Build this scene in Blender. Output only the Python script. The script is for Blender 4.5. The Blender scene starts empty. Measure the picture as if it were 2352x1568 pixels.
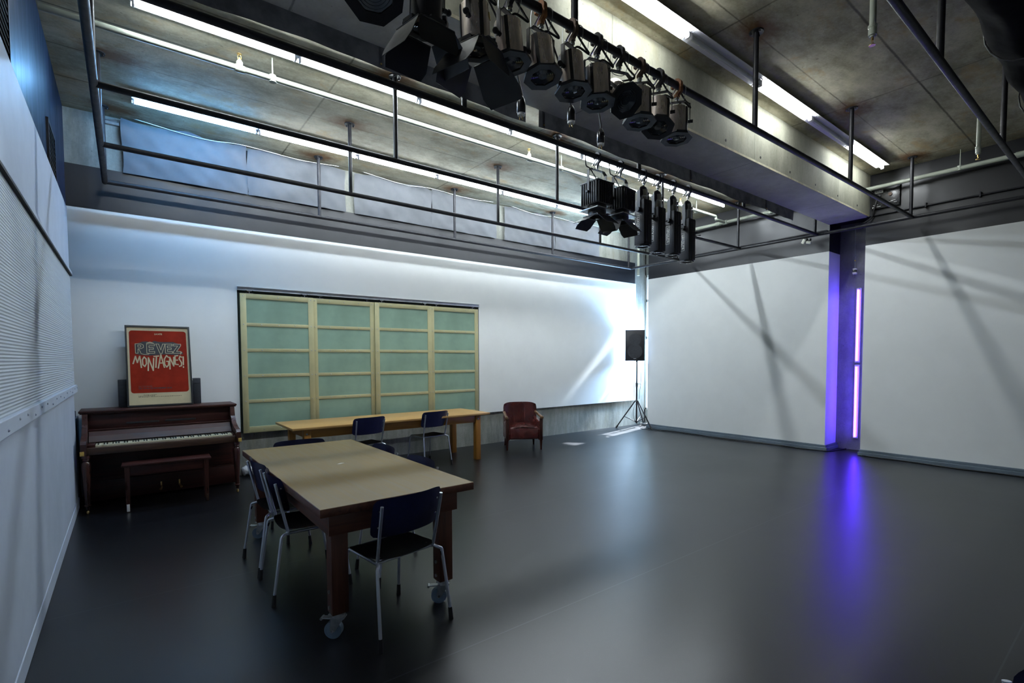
import bpy, bmesh, math, random
from mathutils import Vector, Matrix, Euler
random.seed(7)
S = bpy.context.scene
COL = S.collection
PI = math.pi
R = math.radians

# ------------------------------------------------------------------ camera, world, light, exposure
YAW, PITCH, ROLL = 0.657068, -0.043957, -0.004166
fw = Vector((math.sin(YAW)*math.cos(PITCH), math.cos(YAW)*math.cos(PITCH), math.sin(PITCH)))
r0 = Vector((math.cos(YAW), -math.sin(YAW), 0)); u0 = r0.cross(fw)
rt = r0*math.cos(ROLL) + u0*math.sin(ROLL); up = -r0*math.sin(ROLL) + u0*math.cos(ROLL)
cd = bpy.data.cameras.new('camera'); cam = bpy.data.objects.new('camera', cd); COL.objects.link(cam)
cam.matrix_world = Matrix(((rt.x, up.x, -fw.x, 0), (rt.y, up.y, -fw.y, 0), (rt.z, up.z, -fw.z, 1.6), (0, 0, 0, 1)))
cd.sensor_width = 36; cd.lens = 1148.02/2352*36; cd.shift_y = 90.445/2352; cd.clip_start = 0.02
S.camera = cam
S.view_settings.view_transform = 'Standard'; S.view_settings.look = 'None'
S.view_settings.gamma = 1; S.view_settings.use_curve_mapping = False
S.view_settings.exposure = 0.17
w = bpy.data.worlds.new('world'); S.world = w; w.use_nodes = True
w.node_tree.nodes['Background'].inputs[0].default_value = (0.45, 0.62, 1, 1)
w.node_tree.nodes['Background'].inputs[1].default_value = 2.5
S.cycles.max_bounces = 8; S.cycles.diffuse_bounces = 5; S.cycles.glossy_bounces = 4
S.cycles.sample_clamp_indirect = 4.0
S.cycles.use_denoising = True
TUBE_E = 95.0          # radiance of the fluorescent tubes
UV_E = 36.0
sun = bpy.data.lights.new('sun', 'SUN'); so = bpy.data.objects.new('sun', sun); COL.objects.link(so)
sun.energy = 75; sun.angle = R(1.2); sun.color = (0.86, 0.93, 1)
so.rotation_euler = Vector((-1, -0.22, -0.93)).to_track_quat('-Z', 'Y').to_euler()
sun2 = bpy.data.lights.new('streak_sun', 'SUN'); s2 = bpy.data.objects.new('streak_sun', sun2); COL.objects.link(s2)
sun2.energy = 16; sun2.angle = R(3.0); sun2.color = (0.8, 0.9, 1)          # second sun, added only to draw the light streak on the back wall
s2.rotation_euler = Vector((-1, 0.156, -0.95)).to_track_quat('-Z', 'Y').to_euler()
dl = bpy.data.lights.new('daylight', 'AREA'); do = bpy.data.objects.new('daylight', dl); COL.objects.link(do)
dl.shape = 'RECTANGLE'; dl.size = 0.46; dl.size_y = 3.2; dl.energy = 4200; dl.color = (0.36, 0.63, 1.0)
do.location = (10.16, 7.46, 1.95)
do.rotation_euler = Vector((-1, 0.28, 0)).to_track_quat('-Z', 'Z').to_euler()

# ------------------------------------------------------------------ node helpers
class NT:
    def __init__(s, name):
        s.m = bpy.data.materials.new(name); s.m.use_nodes = True
        s.t = s.m.node_tree; s.b = s.t.nodes['Principled BSDF']
        s._co = None
    def n(s, typ, **k):
        x = s.t.nodes.new(typ)
        for a, v in k.items(): setattr(x, a, v)
        return x
    def l(s, a, b): s.t.links.new(a, b)
    def put(s, inp, v):
        if isinstance(v, (int, float)): inp.default_value = v
        elif isinstance(v, (tuple, list)):
            inp.default_value = tuple(v) + ((1,) if len(inp.default_value) == 4 and len(v) == 3 else ())
        else: s.l(v, inp)
    def co(s):
        if not s._co: s._co = s.n('ShaderNodeTexCoord').outputs['Object']
        return s._co
    def math(s, op, a, b=0, c=0, clamp=False):
        x = s.n('ShaderNodeMath', operation=op, use_clamp=clamp)
        s.put(x.inputs[0], a); s.put(x.inputs[1], b); s.put(x.inputs[2], c)
        return x.outputs[0]
    def xyz(s):
        x = s.n('ShaderNodeSeparateXYZ'); s.l(s.co(), x.inputs[0]); return x.outputs
    def noise(s, scale, detail=4, rough=0.6, stretch=(1, 1, 1), dist=0):
        mp = s.n('ShaderNodeMapping'); s.l(s.co(), mp.inputs[0]); mp.inputs['Scale'].default_value = stretch
        x = s.n('ShaderNodeTexNoise'); s.l(mp.outputs[0], x.inputs['Vector'])
        x.inputs['Scale'].default_value = scale; x.inputs['Detail'].default_value = detail
        x.inputs['Roughness'].default_value = rough; x.inputs['Distortion'].default_value = dist
        return x.outputs[0]
    def step(s, v, lo, hi, a=0.0, b=1.0):
        x = s.n('ShaderNodeMapRange', clamp=True, interpolation_type='SMOOTHSTEP'); s.put(x.inputs[0], v)
        x.inputs[1].default_value = lo; x.inputs[2].default_value = hi; x.inputs[3].default_value = a; x.inputs[4].default_value = b
        return x.outputs[0]
    def mix(s, f, a, b, mode='MIX'):
        x = s.n('ShaderNodeMix', data_type='RGBA', blend_type=mode)
        s.put(x.inputs[0], f); s.put(x.inputs[6], a); s.put(x.inputs[7], b)
        return x.outputs[2]
    def bump(s, h, strength=0.2, dist=0.01):
        x = s.n('ShaderNodeBump'); s.l(h, x.inputs['Height']); x.inputs['Strength'].default_value = strength
        x.inputs['Distance'].default_value = dist; s.l(x.outputs[0], s.b.inputs['Normal'])
    def set(s, color=None, rough=None, metal=None, spec=None, **k):
        if color is not None: s.put(s.b.inputs['Base Color'], color)
        if rough is not None: s.put(s.b.inputs['Roughness'], rough)
        if metal is not None: s.put(s.b.inputs['Metallic'], metal)
        if spec is not None: s.put(s.b.inputs['Specular IOR Level'], spec)
        for a, v in k.items(): s.put(s.b.inputs[a], v)
        return s.m

M = {}
def mat(name, color, rough=0.5, metal=0.0, var=0.12, scale=6, spec=0.5, bump=0, stretch=(1, 1, 1), **k):
    t = NT(name); nz = t.noise(scale, stretch=stretch)
    c2 = tuple(max(0, min(1, x*(1-var))) for x in color); c1 = tuple(min(1, x*(1+var)) for x in color)
    t.set(color=t.mix(t.step(nz, 0.3, 0.7), c1, c2), rough=t.step(nz, 0.2, 0.8, max(0.02, rough-0.06), min(1, rough+0.06)), metal=metal, spec=spec, **k)
    if bump: t.bump(nz, bump, 0.01)
    M[name] = t.m
    return t.m

def emit(name, color, strength):
    t = NT(name); t.set(color=(0.8, 0.8, 0.8), rough=0.3)
    t.put(t.b.inputs['Emission Color'], color); t.put(t.b.inputs['Emission Strength'], strength)
    M[name] = t.m

def joints(t, v, period, off, width):
    # 1 at a formwork joint line, 0 between
    f = t.math('FRACT', t.math('DIVIDE', t.math('SUBTRACT', v, off), period))
    d = t.math('MULTIPLY', t.math('MINIMUM', f, t.math('SUBTRACT', 1.0, f)), period)
    return t.step(d, width*0.3, width, 1.0, 0.0)

def wood(name, dark, light, axis='X', scale=1.0, rough=0.4, wear=None, grain=1.0, spec=0.5):
    t = NT(name)
    st = {'X': (0.6, 9, 9), 'Y': (9, 0.6, 9), 'Z': (9, 9, 0.6)}[axis]
    g = t.noise(3.5*scale, 6, 0.65, st, 0.6); h = t.noise(1.2*scale, 3)
    f = t.math('ADD', t.math('MULTIPLY', g, 0.75*grain), t.math('MULTIPLY', h, 0.35))
    c = t.mix(t.step(f, 0.3, 0.75), dark, light)
    if wear:
        s = t.noise(2.2, 6, 0.75, tuple(x*0.5 for x in st)); c = t.mix(t.step(s, 0.62, 0.8, 0, 0.55), c, wear)
    t.set(color=c, rough=t.step(g, 0.2, 0.8, rough-0.07, rough+0.1), spec=spec)
    t.bump(g, 0.06, 0.004)
    M[name] = t.m

def concrete(name, light, dark, warm, streak=(1, 1, 1), joint=None, rust=None, rough=0.75):
    t = NT(name); x, y, z = t.xyz()
    a = t.noise(1.1, 6, 0.65, streak); b = t.noise(7, 6, 0.7, streak); c = t.noise(40, 3, 0.6)
    f = t.math('ADD', t.math('MULTIPLY', a, 0.65), t.math('ADD', t.math('MULTIPLY', b, 0.3), t.math('MULTIPLY', c, 0.12)))
    col = t.mix(t.step(f, 0.36, 0.72), dark, light)
    wv = t.noise(1.7, 5, 0.7, streak, 0.3)
    col = t.mix(t.step(wv, 0.52, 0.75, 0, 0.75), col, warm)
    pits = t.noise(26, 2, 0.5); col = t.mix(t.step(pits, 0.70, 0.76, 0, 0.6), col, tuple(q*0.3 for q in dark))
    if joint:
        wob = t.math('MULTIPLY', t.math('SUBTRACT', b, 0.5), 0.02)
        for ax, per, off, wd in joint:
            v = t.math('ADD', {'x': x, 'y': y, 'z': z}[ax], wob)
            col = t.mix(t.math('MULTIPLY', joints(t, v, per, off, wd), t.step(wv, 0.25, 0.6, 0.9, 0.45)), col, tuple(q*0.28 for q in dark))
    if rust:
        # iron stains that have run out around the flanges of the hangers
        xs, rows = rust
        fx = t.math('FRACT', t.math('DIVIDE', t.math('SUBTRACT', x, xs[1]-xs[0]/2), xs[0]))
        dx = t.math('MULTIPLY', t.math('SUBTRACT', fx, 0.5), xs[0])
        tot = None
        for yr in rows:
            dy = t.math('SUBTRACT', y, yr)
            d = t.math('SQRT', t.math('ADD', t.math('MULTIPLY', t.math('MULTIPLY', dx, dx), 0.45), t.math('MULTIPLY', dy, dy)))
            dd = t.math('ADD', d, t.math('MULTIPLY', t.math('SUBTRACT', b, 0.5), 0.22))
            k = t.step(dd, 0.05, 0.25, 1, 0)
            tot = k if tot is None else t.math('MAXIMUM', tot, k)
        col = t.mix(t.math('MULTIPLY', tot, 0.85), col, (0.14, 0.055, 0.010))
    t.set(color=col, rough=rough, spec=0.25)
    t.bump(t.math('ADD', b, t.math('MULTIPLY', c, 0.4)), 0.25, 0.01)
    M[name] = t.m

# ------------------------------------------------------------------ mesh helpers
class MB:
    def __init__(s): s.b = bmesh.new()
    def _x(s, vs, mtx):
        if mtx is not None: bmesh.ops.transform(s.b, matrix=mtx, verts=vs)
    def box(s, c, d, rot=None, bev=0, seg=2):
        q = bmesh.ops.create_cube(s.b, size=1); vs = q['verts']
        mt = Matrix.Translation(c) @ (Euler(rot).to_matrix().to_4x4() if rot else Matrix()) @ Matrix.Diagonal((d[0], d[1], d[2], 1))
        s._x(vs, mt)
        if bev:
            es = list({e for v in vs for e in v.link_edges})
            bmesh.ops.bevel(s.b, geom=es, offset=bev, segments=seg, profile=0.5, affect='EDGES')
        return s
    def bb(s, x0, x1, y0, y1, z0, z1, bev=0, seg=2):
        return s.box(((x0+x1)/2, (y0+y1)/2, (z0+z1)/2), (abs(x1-x0), abs(y1-y0), abs(z1-z0)), bev=bev, seg=seg)
    def cyl(s, p0, p1, r, r2=None, seg=20, caps=True):
        p0, p1 = Vector(p0), Vector(p1); d = p1-p0
        q = bmesh.ops.create_cone(s.b, cap_ends=caps, segments=seg, radius1=r, radius2=r if r2 is None else r2, depth=d.length)
        s._x(q['verts'], Matrix.Translation((p0+p1)/2) @ d.to_track_quat('Z', 'Y').to_matrix().to_4x4())
        return s
    def sph(s, c, r, sc=(1, 1, 1), seg=16):
        q = bmesh.ops.create_uvsphere(s.b, u_segments=seg, v_segments=seg//2+2, radius=r)
        s._x(q['verts'], Matrix.Translation(c) @ Matrix.Diagonal((sc[0], sc[1], sc[2], 1)))
        return s
    def tube(s, pts, r, seg=12, fillet=0, closed=False):
        pts = [Vector(p) for p in pts]
        if fillet: pts = fil(pts, fillet)
        n = len(pts); rings = []
        nrm = None
        for i in range(n):
            a = pts[max(0, i-1)] if not closed else pts[i-1]; c = pts[min(n-1, i+1)] if not closed else pts[(i+1) % n]
            tg = (c-a).normalized()
            if nrm is None:
                nrm = tg.orthogonal().normalized()
            else:
                nrm = (nrm - tg*nrm.dot(tg)).normalized()
            bn = tg.cross(nrm)
            rr = r[i] if isinstance(r, (list, tuple)) else r
            rings.append([s.b.verts.new(pts[i] + (nrm*math.cos(2*PI*k/seg) + bn*math.sin(2*PI*k/seg))*rr) for k in range(seg)])
        for i in range(n-1 if not closed else n):
            A, B = rings[i], rings[(i+1) % n]
            for k in range(seg):
                s.b.faces.new((A[k], A[(k+1) % seg], B[(k+1) % seg], B[k]))
        if not closed:
            s.b.faces.new(rings[0][::-1]); s.b.faces.new(rings[-1])
        return s
    def lathe(s, prof, seg=24, mtx=None, caps=True):
        # prof: (radius, height) list about local Z
        rings = []; allv = []
        for r, h in prof:
            ring = [s.b.verts.new((r*math.cos(2*PI*k/seg), r*math.sin(2*PI*k/seg), h)) for k in range(seg)]
            rings.append(ring); allv += ring
        for A, B in zip(rings, rings[1:]):
            for k in range(seg): s.b.faces.new((A[k], A[(k+1) % seg], B[(k+1) % seg], B[k]))
        if caps:
            s.b.faces.new(rings[0][::-1]); s.b.faces.new(rings[-1])
        s._x(allv, mtx)
        return s
    def prism(s, poly, t, mtx=None):
        # poly in local XY, thickness along +Z
        a = [s.b.verts.new((p[0], p[1], 0)) for p in poly]; b = [s.b.verts.new((p[0], p[1], t)) for p in poly]
        n = len(poly)
        s.b.faces.new(a[::-1]); s.b.faces.new(b)
        for i in range(n): s.b.faces.new((a[i], a[(i+1) % n], b[(i+1) % n], b[i]))
        s._x(a+b, mtx)
        return s
    def ring(s, outer, inner, t, mtx=None):
        # flat frame between two polygons with the same point count
        n = len(outer); L = []
        for z in (0, t):
            L.append([s.b.verts.new((p[0], p[1], z)) for p in outer]); L.append([s.b.verts.new((p[0], p[1], z)) for p in inner])
        o0, i0, o1, i1 = L
        for k in range(n):
            j = (k+1) % n
            s.b.faces.new((o0[j], o0[k], i0[k], i0[j])); s.b.faces.new((o1[k], o1[j], i1[j], i1[k]))
            s.b.faces.new((o0[k], o0[j], o1[j], o1[k])); s.b.faces.new((i0[j], i0[k], i1[k], i1[j]))
        s._x(o0+i0+o1+i1, mtx)
        return s
    def grid(s, fn, nu, nv, thick=0.0):
        # surface from fn(u, v) -> point, optional thickness along normal
        V = [[s.b.verts.new(fn(i/nu, j/nv)) for j in range(nv+1)] for i in range(nu+1)]
        F = [s.b.faces.new((V[i][j], V[i+1][j], V[i+1][j+1], V[i][j+1])) for i in range(nu) for j in range(nv)]
        if thick:
            bmesh.ops.solidify(s.b, geom=F, thickness=thick)
        return s
    def build(s, name, material, parent=None, smooth=35, **props):
        bmesh.ops.recalc_face_normals(s.b, faces=s.b.faces)
        me = bpy.data.meshes.new(name); s.b.to_mesh(me); s.b.free()
        if smooth:
            me.shade_smooth(); me.set_sharp_from_angle(angle=R(smooth))
        return link(name, me, material, parent, **props)

def fil(pts, rad, n=5):
    out = [pts[0]]
    for i in range(1, len(pts)-1):
        p = pts[i]; a = (pts[i-1]-p); c = (pts[i+1]-p); q = min(rad, a.length*0.45, c.length*0.45)
        A = p+a.normalized()*q; C = p+c.normalized()*q
        for k in range(n+1):
            u = k/n; out.append(A*(1-u)**2 + p*2*u*(1-u) + C*u*u)
    out.append(pts[-1]); return out

def smoothpath(pts, n=8):
    pts = [Vector(p) for p in pts]; out = []
    P = [pts[0]*2-pts[1]] + pts + [pts[-1]*2-pts[-2]]
    for i in range(1, len(P)-2):
        for k in range(n):
            t = k/n; a, b, c, d = P[i-1:i+3]
            out.append(0.5*((2*b) + (c-a)*t + (2*a-5*b+4*c-d)*t*t + (3*b-a-3*c+d)*t**3))
    out.append(pts[-1]); return out

def link(name, me, material, parent=None, **props):
    o = bpy.data.objects.new(name, me); COL.objects.link(o)
    if material is not None: me.materials.append(M[material] if isinstance(material, str) else material)
    if parent is not None: o.parent = parent
    for k, v in props.items(): o[k] = v
    return o
def tag(o, label, cat, group=None):
    o['label'] = label; o['category'] = cat
    if group: o['group'] = group
    return o
def thing(name, label, cat, loc=(0, 0, 0), rot=(0, 0, 0), group=None):
    o = bpy.data.objects.new(name, None); COL.objects.link(o); o.location = loc; o.rotation_euler = rot
    o.empty_display_size = 0.1
    return tag(o, label, cat, group)
KIDS = lambda o: [x for x in bpy.data.objects if x.parent == o]
def dup(o, loc=None, rot=None, label=None, parent=None):
    c = o.copy(); COL.objects.link(c)
    if parent is not None: c.parent = parent
    if loc is not None: c.location = loc
    if rot is not None: c.rotation_euler = rot
    if label: c['label'] = label
    for k in KIDS(o): dup(k, parent=c)
    return c
def struct(mb, name, material, smooth=0): return mb.build(name, material, None, smooth, kind='structure')
def text_mesh(body, size, extrude=0.0005, offset=0.0, align='CENTER', space=1.0):
    cu = bpy.data.curves.new('writing', 'FONT'); cu.body = body; cu.size = size; cu.extrude = extrude; cu.offset = offset
    cu.align_x = align; cu.align_y = 'CENTER'; cu.space_character = space; cu.resolution_u = 3
    ob = bpy.data.objects.new('writing', cu); COL.objects.link(ob)
    bpy.context.view_layer.update()
    me = bpy.data.meshes.new_from_object(ob.evaluated_get(bpy.context.evaluated_depsgraph_get()))
    bpy.data.objects.remove(ob); me.name = 'writing'; me.materials.clear()
    return me
def mtext(parent, name, body, size, mtx, material, **k):
    me = text_mesh(body, size, **k); me.transform(mtx)
    return link(name, me, material, parent)
def frame_axes(o, x, y, z):
    return Matrix(((x[0], y[0], z[0], o[0]), (x[1], y[1], z[1], o[1]), (x[2], y[2], z[2], o[2]), (0, 0, 0, 1)))

# ------------------------------------------------------------------ materials
mat('white_paint', (0.83, 0.84, 0.825), 0.55, var=0.02, scale=2, spec=0.3)
mat('white_board', (0.44, 0.50, 0.60), 0.5, var=0.03, scale=3, spec=0.3)
mat('black_paint', (0.0085, 0.009, 0.012), 0.38, var=0.15, scale=4, spec=0.5)
mat('navy_paint', (0.0025, 0.012, 0.040), 0.40, var=0.15, scale=3, spec=0.16, stretch=(1, 4, 0.6))
mat('cove_blue', (0.12, 0.155, 0.19), 0.4, var=0.08)
mat('void_black', (0.012, 0.012, 0.013), 0.8)
mat('dark_green', (0.012, 0.02, 0.012), 0.6)
mat('pipe_black', (0.014, 0.014, 0.018), 0.5, var=0.2, scale=20, spec=0.3)
mat('pipe_white', (0.40, 0.43, 0.36), 0.4, var=0.06)
mat('rusty', (0.20, 0.075, 0.02), 0.7, var=0.4, scale=40)
mat('clamp_brown', (0.11, 0.075, 0.055), 0.55, metal=0.4, var=0.3, scale=40)
mat('clamp_grey', (0.05, 0.05, 0.055), 0.5, metal=0.6, var=0.25, scale=40)
mat('brass', (0.6, 0.42, 0.16), 0.35, metal=1)
mat('chrome', (0.62, 0.64, 0.66), 0.18, metal=1, var=0.05)
mat('chair_metal', (0.56, 0.60, 0.66), 0.34, metal=0.85, var=0.05)
mat('can_silver', (0.74, 0.65, 0.60), 0.30, metal=0.78, var=0.22, scale=9, stretch=(3, 3, 0.5))
mat('housing_black', (0.014, 0.014, 0.017), 0.42, var=0.2, scale=12)
mat('housing_blue', (0.012, 0.014, 0.02), 0.5, var=0.2, scale=12)
mat('barn_black', (0.010, 0.011, 0.014), 0.5, var=0.2, scale=8)
mat('barn_face', (0.22, 0.21, 0.19), 0.55, var=0.15, scale=8)
mat('lens_glass', (0.035, 0.045, 0.055), 0.12, var=0.1, spec=0.8)
mat('batten_white', (0.74, 0.74, 0.78), 0.35, var=0.03)
mat('tube_off', (0.62, 0.64, 0.62), 0.25, var=0.03)
mat('rubber_black', (0.008, 0.008, 0.009), 0.6)
mat('wheel_grey', (0.16, 0.22, 0.29), 0.4, var=0.08)
mat('wheel_hub', (0.10, 0.135, 0.18), 0.4, var=0.08)
mat('navy_plastic', (0.012, 0.015, 0.058), 0.34, var=0.1, scale=20)
mat('seat_black', (0.006, 0.006, 0.009), 0.36, var=0.1)
mat('ivory', (0.64, 0.60, 0.43), 0.3, var=0.08, scale=30)
mat('ebony', (0.008, 0.008, 0.008), 0.25)
mat('black_cloth', (0.10, 0.10, 0.105), 0.9, var=0.2, scale=9, spec=0.1, bump=0.15)
mat('drape_cloth', (0.006, 0.006, 0.0065), 0.95, var=0.3, scale=7, spec=0.05, bump=0.2)
mat('grey_cloth', (0.24, 0.25, 0.275), 0.85, var=0.07, scale=3, spec=0.1, bump=0.15)
mat('leather', (0.095, 0.021, 0.018), 0.27, var=0.35, scale=5, spec=0.6, bump=0.12)
mat('frosted_pane', (0.235, 0.345, 0.265), 0.4, var=0.14, scale=1.3, spec=0.3)
mat('batten_wood', (0.43, 0.40, 0.22), 0.5, var=0.06, scale=4)
mat('speaker_black', (0.022, 0.024, 0.030), 0.55, var=0.15, scale=30)
mat('cable_black', (0.008, 0.008, 0.009), 0.5)
mat('plug_black', (0.008, 0.008, 0.01), 0.3)
mat('label_white', (0.75, 0.75, 0.72), 0.5)
mat('label_yellow', (0.55, 0.36, 0.08), 0.6, var=0.25, scale=60)
mat('cream_paper', (0.52, 0.43, 0.26), 0.5, var=0.08, scale=6)
mat('poster_red', (0.21, 0.013, 0.003), 0.7, spec=0.12, var=0.16, scale=5)
mat('ink_black', (0.010, 0.010, 0.013), 0.5)
mat('ink_red_dark', (0.11, 0.012, 0.008), 0.5)
mat('frame_black', (0.012, 0.012, 0.013), 0.35)
mat('plastic_wrap', (0.5, 0.52, 0.56), 0.15, var=0.25, scale=30, bump=0.9)
mat('paper_scrap', (0.75, 0.74, 0.70), 0.7)
mat('panel_face', (0.011, 0.011, 0.012), 0.3)
mat('white_block', (0.72, 0.72, 0.62), 0.5, var=0.1)
mat('copper', (0.35, 0.14, 0.05), 0.4, metal=0.8)
mat('zinc', (0.42, 0.44, 0.45), 0.35, metal=0.9, var=0.15, scale=30)
mat('alu_track', (0.55, 0.57, 0.60), 0.35, metal=0.5)
wood('mahogany', (0.010, 0.0026, 0.002), (0.046, 0.0115, 0.008), 'X', 1.0, 0.44, spec=0.3)
wood('mahogany_leg', (0.012, 0.004, 0.003), (0.055, 0.016, 0.010), 'Z', 1.0, 0.3)
wood('fall_wood', (0.016, 0.006, 0.003), (0.062, 0.027, 0.011), 'X', 1.2, 0.55, wear=(0.11, 0.065, 0.03))
wood('worn_top', (0.108, 0.067, 0.014), (0.178, 0.115, 0.027), 'Y', 0.8, 0.5, wear=(0.23, 0.165, 0.07))
wood('dark_frame', (0.042, 0.013, 0.007), (0.135, 0.046, 0.024), 'X', 1.0, 0.42, wear=(0.15, 0.075, 0.035))
wood('dark_frame_y', (0.042, 0.013, 0.007), (0.135, 0.046, 0.024), 'Y', 1.0, 0.42, wear=(0.15, 0.075, 0.035))
wood('dark_leg', (0.042, 0.013, 0.007), (0.135, 0.046, 0.024), 'Z', 1.0, 0.42, wear=(0.15, 0.075, 0.035))
wood('oak_top', (0.36, 0.19, 0.06), (0.56, 0.34, 0.12), 'X', 1.0, 0.35)
wood('oak_rail', (0.24, 0.095, 0.012), (0.40, 0.18, 0.03), 'X', 1.0, 0.4)
wood('oak_leg', (0.24, 0.095, 0.012), (0.40, 0.18, 0.03), 'Z', 1.0, 0.4)
wood('arm_wood', (0.06, 0.03, 0.015), (0.20, 0.11, 0.055), 'Y', 1.0, 0.35)
emit('tube_lit', (0.86, 0.95, 1.0), TUBE_E*1.12)
emit('tube_aged', (0.93, 0.99, 1.0), TUBE_E*0.92)
emit('tube_cold', (0.20, 0.52, 1.0), TUBE_E*1.7)
emit('tube_violet', (0.075, 0.018, 1.0), UV_E)
# floor: black rubber with fine pale flecks and welded sheet seams
t = NT('rubber_floor'); fx, fy, fz = t.xyz()
sp = t.noise(260, 1, 0.5); bl = t.noise(0.7, 4)
c = t.mix(t.step(bl, 0.3, 0.7), (0.0030, 0.0032, 0.0046), (0.0050, 0.0053, 0.0070))
c = t.mix(t.step(sp, 0.69, 0.75, 0, 0.5), c, (0.06, 0.066, 0.075))
c = t.mix(t.math('MULTIPLY', joints(t, fy, 1.85, 0.45, 0.006), 0.35), c, (0.07, 0.08, 0.09))
t.set(color=c, rough=t.step(bl, 0.25, 0.75, 0.295, 0.325), spec=0.46)
t.bump(sp, 0.015, 0.001)
M['rubber_floor'] = t.m
# stretched mesh fabric on the side panel: fine woven ribs
t = NT('mesh_fabric'); mx, my, mz = t.xyz()
rib = t.math('SINE', t.math('MULTIPLY', mz, 2*PI/0.017))
t.set(color=t.mix(t.step(rib, -0.6, 0.8), (0.42, 0.47, 0.52), (0.51, 0.565, 0.62)), rough=0.6, spec=0.2); t.bump(rib, 0.4, 0.004)
M['mesh_fabric'] = t.m
GX, G0 = 2.283, 2.27
ROWS = [7.46, 6.20, 4.89, 3.57, 2.29, 1.0]
concrete('slab', (0.54, 0.50, 0.37), (0.20, 0.185, 0.125), (0.38, 0.255, 0.105), (1, 1.6, 1),
         joint=[('x', 2.44, 1.83, 0.014), ('y', 0.66, 0.33, 0.010), ('y', 1.32, 0.33, 0.016)], rust=((GX, G0), [7.46, 6.20, 4.89, 2.29]))
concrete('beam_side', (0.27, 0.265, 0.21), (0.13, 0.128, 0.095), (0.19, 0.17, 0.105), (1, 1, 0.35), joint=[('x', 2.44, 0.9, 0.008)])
concrete('beam_soffit_lifted', (0.66, 0.65, 0.59), (0.46, 0.45, 0.41), (0.50, 0.47, 0.38), (1, 1, 1), joint=[('x', 2.44, 0.9, 0.010)])  # same beam concrete, painted lighter to lift the shade on its underside
concrete('wall_concrete', (0.34, 0.345, 0.31), (0.15, 0.155, 0.14), (0.22, 0.215, 0.16), (2.2, 2.2, 0.45))
concrete('column_concrete', (0.24, 0.24, 0.245), (0.12, 0.12, 0.125), (0.16, 0.15, 0.15), (1, 1, 0.6))

# ------------------------------------------------------------------ room shell
XL, XR, YB, ZC, YF = -0.49, 9.5, 7.70, 4.5, -3.6
struct(MB().bb(XL-0.3, 10.6, YF, 8.4, -0.12, 0), 'floor', 'rubber_floor')
struct(MB().bb(XL-0.3, 10.6, YF, 8.4, ZC, ZC+0.2), 'ceiling', 'slab')
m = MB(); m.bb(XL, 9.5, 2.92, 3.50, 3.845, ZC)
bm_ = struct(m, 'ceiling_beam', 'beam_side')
bm_.data.materials.append(M['beam_soffit_lifted'])
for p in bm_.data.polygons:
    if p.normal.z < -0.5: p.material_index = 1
# cast chamfer strip and tie holes along the beam's lower edge
m = MB()
for k in range(12): m.cyl((0.6+k*0.76, 2.925, 3.93), (0.6+k*0.76, 2.917, 3.93), 0.014, seg=10)
struct(m, 'ceiling_beam_hole', 'void_black')
struct(MB().bb(XL, 9.5, 2.916, 2.92, 3.845, 3.868), 'ceiling_beam_edge', 'slab')
# back wall: concrete plinth, white lining with an opening, black band, concrete above
OX0, OX1, OZ0, OZ1 = 1.222, 5.172, 0.59, 2.605
struct(MB().bb(XL-0.3, 10.3, 7.735, 7.95, 0, 0.62), 'wall_back_plinth', 'wall_concrete')
m = MB()
m.bb(XL, OX0, YB, 7.735, 0.595, 3.375); m.bb(OX1, 9.69, YB, 7.735, 0.595, 3.375)
m.bb(OX0, OX1, YB, 7.735, OZ1, 3.375)
struct(m, 'wall_back', 'white_paint')
struct(MB().bb(XL-0.3, 9.65, YB-0.003, 7.735, 3.375, 3.862), 'wall_back_band', 'black_paint')
m = MB(); m.bb(XL-0.3, 10.3, 7.735, 7.95, 0.62, ZC); struct(m, 'wall_back_core', 'wall_concrete')
struct(MB().bb(OX0-0.004, OX1+0.004, 7.722, 7.738, OZ0, OZ1), 'wall_back_recess', 'dark_green')
# side wall with black upper part and white boards
struct(MB().bb(XL-0.3, XL, YF, 8.0, 0, ZC), 'wall_left', 'navy_paint')
struct(MB().bb(XL, -0.445, YF, 7.06, 2.555, 3.215, bev=0.004), 'wall_left_board_upper', 'white_board')
struct(MB().bb(XL, -0.452, YF, 7.22, 1.33, 2.53), 'wall_left_mesh', 'mesh_fabric')
struct(MB().bb(XL, -0.452, YF, 7.10, 0.10, 1.262), 'wall_left_board_lower', 'white_board')
m = MB(); m.bb(XL, -0.43, YF, 7.24, 1.258, 1.338, bev=0.004)
struct(m, 'trim_1', 'white_board')
m = MB()
for k in range(24): m.sph((-0.43, 0.6+k*0.285+(0.03 if k % 5 == 0 else 0), 1.298+(0.012 if k % 3 else -0.012)), 0.0075, seg=8)
struct(m, 'trim_1_screw', 'white_board', 40)
m = MB(); m.bb(XL, -0.432, YF, 7.22, 2.528, 2.558, bev=0.004)
struct(m, 'trim_2', 'white_board')
m = MB(); m.bb(XL, -0.432, YF, 7.22, 2.512, 2.527)
struct(m, 'trim_3', 'void_black')
m = MB(); m.bb(XL, -0.447, YF, 7.15, 0, 0.115, bev=0.006); struct(m, 'baseboard_left', 'white_board')
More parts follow.
